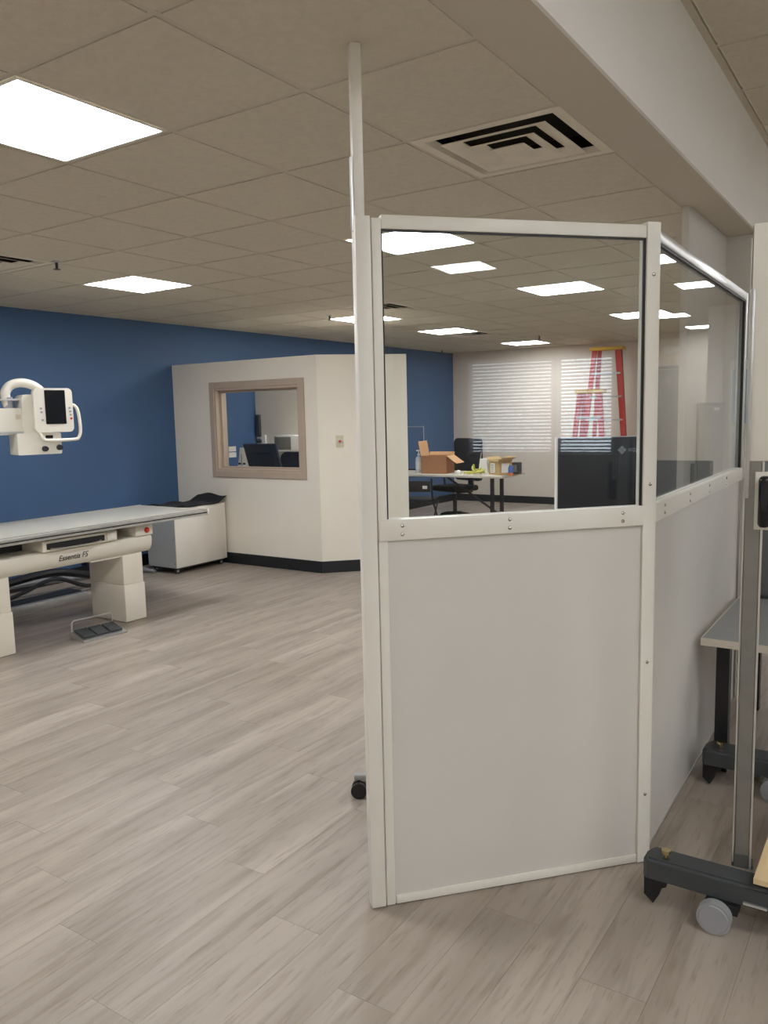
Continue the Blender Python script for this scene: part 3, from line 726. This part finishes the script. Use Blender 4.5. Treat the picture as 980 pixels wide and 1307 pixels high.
o = MB().box(XB+.001, XB+.09, 2.75, 3.25, .13, .62, bev=.005).build('wall_junction_box', 'navy', origin=(XB, 3.0, .13)); tag(o, 'dark wall box behind the grey conduit', 'junction box')

# ------------------------------------------------------------ booth interior
bd = thing('booth_desk', 'desk top inside the control booth below its window', 'desk', (-4.7, 4.6, 0))
MB().box(-5.6, -4.0, 4.26, 4.95, .715, .745, bev=.003).build('desk_top', 'desk_white', bd)
for x, y in ((-5.55, 4.3), (-4.05, 4.3), (-5.55, 4.9), (-4.05, 4.9)): MB().box(x-.02, x+.02, y-.02, y+.02, .002, .7148).build('leg', 'black_plastic', bd, smooth=False)
mo = thing('booth_monitor', 'black computer monitor seen from behind through the booth window', 'monitor', (-4.83, 4.55, .745))
MM = Matrix.Translation((-4.835, 4.55, .745)) @ Matrix.Rotation(R(18), 4, 'X')
MB(MM).box(-.235, .225, -.012, .02, .13, .535, bev=.006).build('back_shell', 'monitor_back', mo)
MB(MM).box(-.15, .15, -.03, -.0125, .2, .45, bev=.008).build('rear_bulge', 'monitor_back', mo)
MB(MM).box(-.225, .215, .0205, .022, .14, .525).build('screen', 'screen_black', mo, smooth=False)
MB().box(-4.865, -4.805, 4.515, 4.555, .757, .93, bev=.004).build('stand_neck', 'black_plastic', mo)
MB().box(-4.95, -4.72, 4.45, 4.68, .7455, .757, bev=.004).build('stand_base', 'black_plastic', mo)
q = MM @ Vector((.0, -.0305, .24)); MB().box(q.x-.03, q.x+.03, q.y-.003, q.y-.0005, q.z-.012, q.z+.012).build('badge', 'logo_grey', mo, smooth=False)
# office chairs (one prototype, copied)
def office_chair(name, label, loc, rz, hb=1.08, bw=.23):
    r = thing(name, label, 'chair', loc); L_ = Vector(loc); r.rotation_euler = (0, 0, 0)
    M = Matrix.Translation(loc) @ Matrix.Rotation(rz, 4, 'Z')
    MB(M).box(-.25, .25, -.24, .25, .43, .51, bev=.035, seg=3).build('seat', 'black_fabric', r)
    bk = [(x, .24+.03*(1-(x/(bw+.01))**2), z) for x, z in rrect(-bw, bw, .56, hb, .07)]
    MB(M).ext(bk, (0, .045, 0)).build('backrest', 'black_fabric', r)
    MB(M).box(-.04, .04, .29, .32, .40, .72, bev=.008).build('back_support', 'black_plastic', r)
    MB(M).box(-.04, .04, .05, .32, .385, .4295, bev=.005).build('seat_plate', 'black_plastic', r)
    MB(M).cyl((0, 0, .10), (0, 0, .3849), .028, seg=14).build('gas_column', 'black_plastic', r)
    for s in (-1, 1):
        MB(M).tube([(s*.24, .08, .47), (s*.30, .08, .48), (s*.31, .06, .66), (s*.30, -.12, .68), (s*.30, .16, .68)], .016).build('armrest', 'black_plastic', r)
    for k in range(5):
        a = R(90+72*k+20); c = Vector((math.cos(a), math.sin(a), 0))
        ar = MB(M).tube([c*.02+Vector((0, 0, .105)), c*.16+Vector((0, 0, .098)), c*.29+Vector((0, 0, .068))], .02, radii=[.026, .021, .016]).build('base_arm', 'black_plastic', r)
        p = c*.29; t_ = Vector((-c.y, c.x, 0))
        MB(M).cyl(p+Vector((0, 0, .029))-t_*.024, p+Vector((0, 0, .029))-t_*.004, .028, seg=12).cyl(p+Vector((0, 0, .029))+t_*.004, p+Vector((0, 0, .029))+t_*.024, .028, seg=12).cyl(p+Vector((0, 0, .029))-t_*.004, p+Vector((0, 0, .029))+t_*.004, .012, seg=8).build('caster', 'black_plastic', ar)
    return r
office_chair('office_chair', 'black office chair inside the booth, right of the monitor', (-4.98, 4.98, 0), R(8), 1.12)
o = thing('binder_box', 'white tapered document box on the booth desk by the blue wall', 'box', (-5.370, 4.64, .745))
MB().ext([(-5.460, 4.62, .746), (-5.230, 4.62, .746), (-5.230, 4.62, 1.20), (-5.350, 4.62, 1.20), (-5.370, 4.62, 1.08)], (0, .08, 0)).build('case', 'paper_white', o, smooth=False)
MB().box(-5.328, -5.324, 4.617, 4.6198, .76, 1.13).build('seam', 'ink_black', o, smooth=False)
MB().box(-5.380, -5.340, 4.617, 4.6198, 1.01, 1.03).box(-5.310, -5.270, 4.617, 4.6198, 1.01, 1.03).build('print', 'ink_black', o, smooth=False)
for z in (1.10, 1.17):
    o = MB().box(XB+.001, XB+.008, 4.86, 4.98, z-.03, z+.03).build('notice_card', 'paper_white', origin=(XB+.001, 4.92, z))
    tag(o, ['small white card taped to the blue wall inside the booth, lower one', 'small white card taped to the blue wall inside the booth, upper one'][int(z > 1.12)], 'card', 'cards on the blue wall inside the booth')
o = MB().box(-5.735, -5.675, 5.32, 5.358, 1.30, 1.57, bev=.006).build('wall_telephone', 'dark_grey', origin=(-5.7, 5.358, 1.3)); tag(o, 'dark narrow wall unit on the booth back wall', 'wall unit')
o = MB().box(-5.66, -5.60, 5.335, 5.3588, 1.12, 1.32).build('thermostat', 'paper_white', origin=(-5.63, 5.3588, 1.12)); tag(o, 'small white plate beside the dark wall unit', 'wall plate')
o = thing('wall_cabinet', 'white wall box with grey door inside the booth', 'wall cabinet', (-5.2, 5.3, 1.13))
MB().box(-5.345, -4.95, 5.20, 5.358, 1.13, 1.32, bev=.004).build('body', 'paper_white', o)
MB().box(-5.31, -5.08, 5.194, 5.1995, 1.15, 1.30, bev=.002).build('door', 'panel_grey', o)
MB().box(-5.325, -5.315, 5.192, 5.1995, 1.14, 1.31).build('edge_trim', 'dark_grey', o, smooth=False)
o = thing('webcam', 'small dark round webcam on top of the booth monitor', 'webcam', (-4.84, 4.385, 1.263))
MB().box(-4.875, -4.805, 4.37, 4.40, 1.263, 1.272, bev=.002).build('clip', 'black_plastic', o)
MB().lathe([(.02, 0), (.03, .01), (.032, .022), (.022, .034), (.002, .04)], (-4.84, 4.385, 1.2722)).build('body', 'black_plastic', o)

# switch plate with red button on the angled wall
sw = thing('switch_plate', 'cream wall plate with round red button on the angled booth wall', 'switch', (p0+dg*.205+Vector((0, 0, 1.24))))
MS = frame(p0+dg*.205+Vector((0, 0, 1.29)), dg, (0, 0, 1))
MB(MS).box(-.037, .037, -.058, .058, .0005, .007, bev=.002).build('plate', 'plate_cream', sw)
MB(MS).cyl((0, 0, .0072), (0, 0, .016), .021, .019, seg=18).build('bezel', 'alu_bright', sw)
MB(MS).cyl((0, 0, .0162), (0, 0, .022), .0125, .011, seg=16).build('button', 'red_plastic', sw)

# ------------------------------------------------------------ far desk and what stands on it
DZ = .74; dx0, dx1, dy0, dy1 = -5.0, -3.245, 7.04, 7.77
dk = thing('work_table', 'long white folding table with thin dark legs by the far window wall', 'table', (-4.1, 7.4, 0))
MB().box(dx0, dx1, dy0, dy1, DZ-.03, DZ, bev=.004).build('table_top', 'desk_white', dk)
for x, y in ((-3.42, 7.14), (-3.42, 7.42), (-4.93, 7.14), (-4.93, 7.42)):
    MB().box(x-.02, x+.02, y-.02, y+.02, .002, DZ-.0305).build('leg', 'black_plastic', dk, smooth=False)
MB().tube([(-3.425, 7.28, .25), (-4.15, 7.28, DZ-.045)], .015).build('brace', 'black_plastic', dk)
MB().cyl((-3.42, 7.161, .25), (-3.42, 7.399, .25), .011).build('crossbar', 'black_plastic', dk)
def tx(px, Y, z=DZ):
    """x at table depth Y under image column px"""
    a = (px-490)/FPX; D = rt*math.cos(ROLL)+up*math.sin(ROLL)
    dv = r2*a+fw-u2*.03; t = (Y-CAM.y)/dv.y; return CAM.x+dv.x*t
office_chair('office_chair', 'black office chair pushed behind the white work table', (tx(581, 8.05), 8.05, 0), R(-20), 1.17, .28)
# carton, open
def carton(name, label, cx, cy, w, dp, h, rz, m, min_, flaps, stick=True):
    r = thing(name, label, 'box', (cx, cy, DZ)); M = Matrix.Translation((cx, cy, DZ)) @ Matrix.Rotation(rz, 4, 'Z'); t = .005
    MB(M).box(-w/2, w/2, -dp/2, -dp/2+t, .001, h).box(-w/2, w/2, dp/2-t, dp/2, .001, h).box(-w/2, -w/2+t, -dp/2+t, dp/2-t, .001, h).box(w/2-t, w/2, -dp/2+t, dp/2-t, .001, h).box(-w/2+t, w/2-t, -dp/2+t, dp/2-t, .001, .006).build('body', m, r, smooth=False)
    for side, ang, l in flaps:
        if side in 'LR':
            s = 1 if side == 'R' else -1
            v = Vector((s*math.cos(R(ang)), 0, math.sin(R(ang))))*l; o_ = Vector((s*w/2, -dp/2, h)); e = Vector((0, dp, 0))
        else:
            s = 1 if side == 'B' else -1
            v = Vector((0, s*math.cos(R(ang)), math.sin(R(ang))))*l; o_ = Vector((-w/2, s*dp/2, h)); e = Vector((w, 0, 0))
        nn = v.cross(e).normalized()*.004
        MB(M).ext([o_+Vector((0, 0, .001)), o_+e+Vector((0, 0, .001)), o_+e+v, o_+v], nn).build('flap', min_, r, smooth=False)
    return r, M
carton('cardboard_box', 'brown open cardboard box with raised flaps on the white table', tx(560, 7.3), 7.3, .36, .3, .235, R(8), 'cardboard', 'cardboard_in', (('R', -35, .17), ('L', 80, .2), ('B', 70, .05)))
r_, M_ = carton('cardboard_box', 'smaller tan open cardboard box with white labels near the table end', tx(639, 7.3), 7.3, .22, .2, .19, R(-30), 'cardboard_tan', 'cardboard_tan', (('R', 20, .10), ('L', 25, .08), ('F', -60, .02), ('B', 30, .08)))
MB(M_).box(-.075, .02, -.1035, -.1005, .03, .15).build('label_sheet', 'paper_white', r_, smooth=False)
MB(M_).box(.1105, .1125, -.06, .06, .03, .15).build('label_sheet', 'paper_white', r_, smooth=False)
f = MB(M_)
for k_ in range(4): f.box(-.065, .0, -.1045, -.1037, .045+k_*.025, .052+k_*.025)
f.build('print', 'dark_grey', r_, smooth=False)
# sanitizer bottle
x = tx(536, 7.25); o = thing('sanitizer_bottle', 'clear pump bottle of hand sanitizer left of the brown box', 'bottle', (x, 7.25, DZ))
MB().lathe([(.04, .001), (.042, .01), (.042, .19), (.034, .215), (.014, .225), (.014, .24)], (x, 7.25, DZ)).build('bottle', 'clear_plastic', o)
MB().lathe([(.018, .2402), (.018, .262), (.007, .264), (.007, .295)], (x, 7.25, DZ)).build('pump', 'paper_white', o)
MB().box(x-.035, x+.012, 7.24, 7.26, DZ+.2952, DZ+.31, bev=.003).build('nozzle', 'paper_white', o)
MB().lathe([(.0425, .05), (.0427, .15)], (x, 7.25, DZ)).build('bottle_label', 'paper_white', o)
# coil of yellow cable
cxx = tx(608, 7.22); pts = []
rr = random.Random(3)
for i in range(120):
    a = i*.47+.3*math.sin(i*.13); rad = .035+.095*(.5+.5*math.sin(i*.23))+rr.uniform(-.012, .012)
    pts.append((cxx+1.2*rad*math.cos(a), 7.22+.8*rad*math.sin(a), DZ+.014+(.14-rad)*.85*(.5+.5*math.sin(i*.71))+rr.uniform(0, .02)))
o = MB().tube(smooth_path(pts, 3), .0068, seg=6).build('cable_coil', 'cable_yellow', origin=(cxx, 7.2, DZ)); tag(o, 'tangled coil of yellow cable on the white table', 'cable')
x = tx(618, 7.45); o = thing('desk_router', 'small white upright device behind the yellow cable', 'device', (x, 7.45, DZ))
MB().ext([(x-.07, 7.43, DZ+.001), (x+.07, 7.43, DZ+.001), (x+.05, 7.43, DZ+.19), (x-.045, 7.43, DZ+.19)], (0, .05, 0)).build('body', 'paper_white', o, smooth=False)
MB().tube([(x-.05, 7.455, DZ+.19), (x-.035, 7.455, DZ+.27)], .004).build('antenna', 'paper_white', o)
x = tx(652, 7.18); o = thing('supply_bottle', 'small blue and orange bottle right of the tan box', 'bottle', (x, 7.18, DZ))
MB().lathe([(.03, .001), (.032, .03), (.031, .035)], (x, 7.18, DZ)).build('base_band', 'orange_plastic', o)
MB().lathe([(.031, .0352), (.031, .10), (.022, .115), (.02, .13)], (x, 7.18, DZ)).build('body', 'blue_plastic', o)
x = tx(659, 7.45); o = thing('parts_carton', 'small dark grey carton at the end of the white table', 'box', (x, 7.45, DZ))
MB().box(x-.05, x+.05, 7.39, 7.51, DZ+.001, DZ+.15, bev=.002).build('body', 'dark_grey', o)
MB().box(x-.04, x+.035, 7.388, 7.3895, DZ+.03, DZ+.12).build('printed_face', 'hose_grey', o, smooth=False)
x = tx(586, 7.12); o = MB().lathe([(.03, .001), (.034, .02), (.028, .05), (.012, .06)], (x, 7.12, DZ)).build('tape_roll', 'paper_white', origin=(x, 7.12, DZ)); tag(o, 'small white roll between the brown box and yellow cable', 'roll')
# acrylic sheet standing at the back of the table
x = tx(535, 7.7); o = thing('acrylic_shield', 'thin clear upright sheet with pale edges left on the table', 'shield', (x, 7.7, DZ))
MB().box(x-.22, x+.10, 7.697, 7.703, DZ+.02, DZ+.62).build('sheet', 'glass_thin', o, smooth=False)
MB().box(x-.22, x+.102, 7.694, 7.706, DZ+.612, DZ+.622).box(x+.098, x+.106, 7.694, 7.706, DZ+.02, DZ+.62).build('edge', 'hose_grey', o, smooth=False)
MB().box(x-.20, x+.09, 7.65, 7.75, DZ+.001, DZ+.0195).build('foot', 'black_plastic', o, smooth=False)
# folding chair in front of the table, left
cxx = tx(539, 6.75); o = thing('folding_chair', 'black folding chair at the left end of the white table', 'chair', (cxx, 6.75, 0))
MC = Matrix.Translation((cxx-.02, 6.75, 0)) @ Matrix.Rotation(R(15), 4, 'Z')
MB(MC).box(-.2, .2, -.19, .2, .435, .46, bev=.01).build('seat', 'black_fabric', o)
MB(MC).box(-.2, .2, -.245, -.225, .56, .70, bev=.008).build('backrest', 'black_plastic', o)
for s in (-1, 1):
    MB(MC).tube([(s*.215, -.24, .73), (s*.215, -.20, .45), (s*.215, .25, .012)], .012).build('leg', 'black_plastic', o)
    MB(MC).tube([(s*.19, .20, .45), (s*.19, -.24, .012)], .012).build('leg', 'black_plastic', o)
MB(MC).cyl((-.215, .16, .12), (.215, .16, .12), .009).build('stretcher', 'black_plastic', o)
MB(MC).box(.10, .16, -.250, -.2455, .60, .64).build('sticker', 'paper_white', o, smooth=False)

# ------------------------------------------------------------ ladders by the far wall
def ladder(label, cx, y, h, tw, bw, nst, spread):
    r = thing('step_ladder', label, 'ladder', (cx, y, 0), 'red step ladders by the far wall')
    for s in (-1, 1):
        MB().tube([(cx+s*bw, y-spread, .012), (cx+s*tw, y, h-.05)], .042, seg=4).build('front_rail', 'ladder_red', r, smooth=False)
        MB().tube([(cx+s*bw*.74, y+spread*.8, .012), (cx+s*tw*.70, y+.06, h-.05)], .036, seg=4).build('rear_rail', 'ladder_red', r, smooth=False)
        MB().box(cx+s*bw-.05, cx+s*bw+.05, y-spread-.04, y-spread+.04, .0, .06).build('foot', 'black_plastic', r, smooth=False)
    for k in range(1, nst+1):
        t = k/(nst+1); z = t*(h-.05); hw = bw+(tw-bw)*t; yy = y-spread*(1-t)
        MB().box(cx-hw, cx+hw, yy-.04, yy+.04, z-.012, z+.012).build('step', 'alu', r, smooth=False)
    MB().box(cx-tw-.06, cx+tw+.06, y-.07, y+.13, h-.05, h, bev=.01).build('top_cap', 'ladder_yellow', r)
ladder('taller red step ladder with yellow top cap near the far wall', -2.89, 10.0, 2.47, .19, .40, 6, .18)
ladder('shorter red step ladder with yellow cap in front of the taller one', -2.96, 9.45, 1.83, .15, .30, 4, .15)

# ------------------------------------------------------------ emergency light, monitor behind the screen
el = thing('emergency_light', 'white twin-head emergency light above the dark grey door', 'emergency light', (-2.0, YF-.05, 2.33))
MB().box(-2.14, -1.86, YF-.08, YF-.001, 2.34, 2.44, bev=.012).build('housing', 'paper_white', el)
for x in (-2.10, -1.90):
    MB().cyl((x, YF-.0805, 2.40), (x, YF-.14, 2.39), .05, .06, seg=16).build('lamp_head', 'paper_white', el)
# monitor
sd = thing('side_desk', 'desk holding the large black display behind the glass screen', 'desk', (-.3, 2.35, 0))
ma = Vector((.834, .552, 0)); mb_ = Vector((-.552, .834, 0)); mo_ = Vector((-.39, 2.205, 0))
MD = Matrix(((ma.x, mb_.x, 0, mo_.x), (ma.y, mb_.y, 0, mo_.y), (0, 0, 1, 0), (0, 0, 0, 1)))
MB(MD).box(-.45, .30, -.2, .4, .71, .74, bev=.003).build('desk_top', 'desk_white', sd)
for x in (-.42, .27):
    for y in (-.17, .37): MB(MD).box(x-.02, x+.02, y-.02, y+.02, .002, .7098).build('leg', 'black_plastic', sd, smooth=False)
dm = thing('large_display', 'large black display with grey diamond logo behind the front glass', 'monitor', (mo_.x, mo_.y, .74))
MB(MD).box(-.228, .236, -.012, .03, .83, 1.388, bev=.004).build('shell', 'monitor_back', dm)
MB(MD).box(-.236, -.2283, -.014, .032, .82, 1.392).build('edge_trim', 'paper_white', dm, smooth=False)
MB(MD).box(-.228, .236, -.014, .032, 1.3885, 1.392).build('top_trim', 'hose_grey', dm, smooth=False)
MB(MD).box(-.04, .04, .0305, .07, .755, 1.1, bev=.004).build('neck', 'black_plastic', dm)
MB(MD).box(-.14, .14, -.06, .18, .7405, .7547, bev=.003).build('stand', 'black_plastic', dm)
fr = frame(MD @ Vector((.122, -.0125, 1.318)), ma, (0, 0, 1))
b = MB(fr)
for x, y in ((0, .0125), (0, -.0125), (.0125, 0), (-.0125, 0)):
    k_ = .0115; b.ext([(x, y+k_, 0), (x-k_, y, 0), (x, y-k_, 0), (x+k_, y, 0)], (0, 0, .001))
b.build('logo', 'logo_grey', dm, smooth=False, label='grey diamond logo')
link('lettering', text_mesh('EIZO', .023, 0, frame(MD @ Vector((.182, -.0125, 1.318)), ma, (0, 0, 1)), .0006), 'logo_grey', dm, smooth=False, label='grey logo lettering')
# office chair seen through the wing glass
office_chair('office_chair', 'black office chair glimpsed low through the wing glass', (-.42, 4.0, 0), R(-120), 1.28)

# items on the stub wall, and a window reflection built on the return
o = thing('grey_wall_panel', 'grey metal panel standing against the pale stub wall behind the wing glass', 'wall panel', (.04, 2.93, .9))
MB().box(.0365, .05, 2.56, 3.25, .86, 1.56, bev=.003).build('plate', 'panel_grey', o)
MB().box(.0502, .056, 2.56, 3.25, 1.545, 1.565).build('top_lip', 'dark_grey', o, smooth=False)
MB().box(.0502, .052, 2.95, 3.1, 1.52, 1.535).build('name_strip', 'paper_white', o, smooth=False)
o = MB().box(.0365, .055, 2.45, 2.51, 1.02, 1.235, bev=.002).build('cable_cover', 'panel_grey', origin=(.04, 2.48, 1.02)); tag(o, 'narrow grey cover strip left of the grey wall panel', 'cover strip')
o = thing('window_reflection', 'imitated window reflection, white frame with pale blue pane on the wall return', 'frame', (.13, 3.258, 1.42))  # frame and pane imitate a window reflected in the wing glass
f = MB()
for bb in ((.078, .09, 1.42, 1.82), (.185, .197, 1.42, 1.82), (.09, .185, 1.42, 1.435), (.09, .185, 1.765, 1.82)): f.box(bb[0], bb[1], 3.24, 3.2588, bb[2], bb[3])
f.build('frame', 'paper_white', o, smooth=False)
MB().box(.0905, .1845, 3.248, 3.254, 1.4355, 1.7645).build('pane', 'reflection_blue', o, smooth=False)
o = MB().box(.135, .165, 3.235, 3.2588, 1.825, 1.86).build('alarm_box', 'cardboard', origin=(.15, 3.2588, 1.825)); tag(o, 'tiny reddish brown box above the blue pane', 'wall box')
o = MB().box(.082, .197, 3.252, 3.2588, 1.10, 1.415).build('reflection_white', 'paper_white', origin=(.14, 3.2588, 1.1)); tag(o, 'plain white sheet below the blue pane, part of the imitated reflection', 'board')  # white sheet continues the imitated reflection downwards

# ------------------------------------------------------------ right-hand bench
bn = thing('work_bench', 'low grey-topped bench with pale edge beside the white wing', 'bench', (.8, 1.9, 0))
MB().box(.362, 1.55, 1.275, 2.30, .582, .60).build('bench_top', 'desk_grey', bn, smooth=False)
f = MB().box(.362, 1.55, 1.268, 1.2748, .570, .60).box(.356, .3618, 1.268, 2.30, .570, .60); f.build('edge_band', 'desk_edge', bn, smooth=False)
for x, y in ((.425, 1.40), (1.45, 1.40), (.425, 2.22), (1.45, 2.22)):
    MB().box(x-.026, x+.026, y-.026, y+.026, .002, .5815).build('leg', 'black_plastic', bn, smooth=False)
o = thing('desk_screen', 'dark grey privacy panel standing on the bench at the right edge', 'desk panel', (1.0, 2.2, .6))
MB().box(.395, 1.55, 2.17, 2.20, .603, 1.27, bev=.004).build('panel', 'door_grey', o)
for x in (.46, 1.45): MB().box(x-.05, x+.05, 2.12, 2.25, .6005, .6028).build('foot', 'dark_grey', o, smooth=False)
o = MB().box(.70, .82, 1.62, 1.70, .6005, .70, bev=.01).build('tissue_pack', 'paper_white', origin=(.76, 1.66, .6)); tag(o, 'small pale pack on the bench at the right edge', 'pack')

# ------------------------------------------------------------ mobile stand at the right edge
ms = thing('mobile_stand', 'grey mobile equipment stand with tall metal post at the right edge', 'stand', (.85, .8, 0))
def foot_beam(y0, y1, x0):
    pl = [(x0+.012, y0, 0), (x0, y0+.014, 0), (x0, y1-.03, 0), (x0+.014, y1, 0), (1.5, y1, 0), (1.5, y0, 0)]
    b = MB().ext([(p[0], p[1], .09) for p in pl], (0, 0, .065))
    be = [e for e in b.bm.edges if abs(e.verts[0].co.z-e.verts[1].co.z) < 1e-5 and e.verts[0].co.z > .15]
    bmesh.ops.bevel(b.bm, geom=be, offset=.010, segments=3, affect='EDGES')
    fb = b.build('foot_beam', 'dark_grey', ms)
    q = [(x0+.003, y0+.01, .0895), (x0+.075, y0+.01, .0895), (x0+.07, y0+.01, .07), (x0+.055, y0+.01, .062), (x0+.05, y0+.01, .04), (x0+.032, y0+.01, .006), (x0+.003, y0+.01, .03)]
    MB().ext(q, (0, .05, 0)).build('bumper', 'black_plastic', fb, smooth=False)
    cx_, cy_ = x0+.065, (y0+y1)/2-.02
    MB().cyl((cx_, cy_, .1552), (cx_, cy_, .175), .0055, seg=10).cyl((cx_, cy_, .175), (cx_, cy_, .185), .0145, .0145, seg=12).build('levelling_bolt', 'brass', fb)
    MB().cyl((x0+.065, cy_, .1551), (x0+.065, cy_, .1555), .011, seg=12).build('bolt_hole', 'seal_black', fb)
    return fb
f1 = foot_beam(.272, .362, .408); f2 = foot_beam(1.205, 1.322, .385)
for fb, x, y in ((f1, .628, .235), (f2, .66, 1.18)):
    MB().cyl((x, y-.012, .05), (x, y+.018, .05), .048, seg=28).build('caster_tyre', 'rubber_grey', fb)
    MB().cyl((x, y-.0145, .05), (x, y-.0122, .05), .040, .042, seg=24).build('caster_disc', 'hose_grey', fb)
    MB().box(x-.03, x+.06, y+.0185, y+.075, .06, .0895).build('caster_mount', 'black_plastic', fb, smooth=False)
MB().box(.70, .765, .262, .2718, .098, .106, bev=.002).build('latch_bar', 'alu_bright', f1)
# post with grooves
pc = Vector((.682, .385, 0))
MP = Matrix.Translation(pc) @ Matrix.Rotation(R(9), 4, 'Z')
MB(MP).box(-.030, .012, -.025, .025, .1553, 2.035, bev=.004).build('post', 'post_metal', ms)
MB(MP).box(-.026, .010, -.0275, -.0252, .20, 1.86).build('post_face', 'post_metal', ms, smooth=False)
MB(MP).box(-.0345, -.0303, -.022, .02, .17, 2.0).build('post_edge', 'alu_bright', ms, smooth=False)
MB(MP).box(.0125, .0185, -.024, .022, .1553, 2.035).build('post_trim', 'alu_bright', ms, smooth=False)
MB(MP).box(-.028, .30, -.032, -.0278, 1.385, 2.036, bev=.002).build('upper_panel', 'frame_white', ms)
MB(MP).box(-.032, -.020, -.042, -.0325, 1.28, 1.86, bev=.002).build('cable_channel', 'alu', ms)
MB(MP).box(-.005, .20, -.036, -.028, 1.19, 1.355, bev=.002).build('handle_bracket', 'frame_white', ms)
MB(MP).box(.004, .036, -.075, -.0365, 1.20, 1.345, bev=.012, seg=3).build('handle', 'screen_black', ms)
for z in (1.335, 1.21): MB(MP).cyl((.03, -.05, z), (.045, -.05, z), .008, seg=10).build('handle_screw', 'steel', ms)
MB(MP).box(.005, .03, -.02, .02, 2.0365, 2.10, bev=.003).cyl((.05, 0, 2.07), (.03, 0, 2.07), .02, seg=14).build('pulley_bracket', 'alu', ms)
MB(MP).box(-.036, .024, -.021, .028, .1552, .165, bev=.003).build('post_socket', 'dark_grey', ms)
MB().box(.735, .80, .363, 1.2045, .10, .15, bev=.006).build('side_beam', 'dark_grey', ms)
o = MB().ext([(.726, .263, .172), (1.3, .263, .172), (1.3, .95, .172), (.724, .95, .172)], (0, 0, .016)).build('light_board', 'light_wood', origin=(1.0, .6, .172)); tag(o, 'pale wooden board lying on the stand base', 'board')
for x, y, lab in ((.570, 1.40, 'small white metal cup on the floor, left one, right of the post'), (.592, 1.37, 'small white metal cup on the floor, nearer one, right of the post')):
    c = thing('metal_cup', lab, 'cup', (x, y, 0), 'small cups by the post')
    MB().lathe([(.0155, .001), (.0165, .03), (.0165, .032)], (x, y, 0), 14).build('body', 'alu_bright', c)
    MB().lathe([(.0135, .0322), (.0135, .033)], (x, y, 0), 14).build('opening', 'seal_black', c)

# ------------------------------------------------------------ rolling stool behind the screen (one caster shows)
sl = thing('rolling_stool', 'rolling base with black twin caster showing beside the white post', 'stool', (-.45, .60, 0))
ctr = Vector((-.45, .60, 0))
first = Vector((-.763, .40, 0))-ctr; rl = first.length; a0 = math.atan2(first.y, first.x)
MB().cyl(ctr+Vector((0, 0, .08)), ctr+Vector((0, 0, .42)), .025, seg=14).build('column', 'alu', sl)
MB().lathe([(.17, .4202), (.185, .44), (.185, .47), (.16, .49), (.01, .495)], ctr).build('seat', 'black_fabric', sl)
for k in range(5):
    a = a0+R(72*k); c = Vector((math.cos(a), math.sin(a), 0)); t_ = Vector((-c.y, c.x, 0))
    Ml = Matrix(((c.x, t_.x, 0, ctr.x), (c.y, t_.y, 0, ctr.y), (0, 0, 1, 0), (0, 0, 0, 1)))
    ar = MB(Ml).box(.01, rl+.02, -.014, .014, .075, .098, bev=.006).build('base_arm', 'equip_grey', sl)
    p = ctr+c*rl; Z = Vector((0, 0, .033)); w1 = Vector((.5, -.866, 0)) if k == 0 else t_
    MB().cyl(p+Z-w1*.026, p+Z-w1*.006, .032, seg=20).cyl(p+Z+w1*.006, p+Z+w1*.026, .032, seg=20).cyl(p+Z-w1*.006, p+Z+w1*.006, .014, seg=10).build('twin_caster', 'black_plastic', ar)
    MB().cyl(p+Vector((0, 0, .045)), p+Vector((0, 0, .0748)), .008, seg=10).build('caster_stem', 'black_plastic', ar)
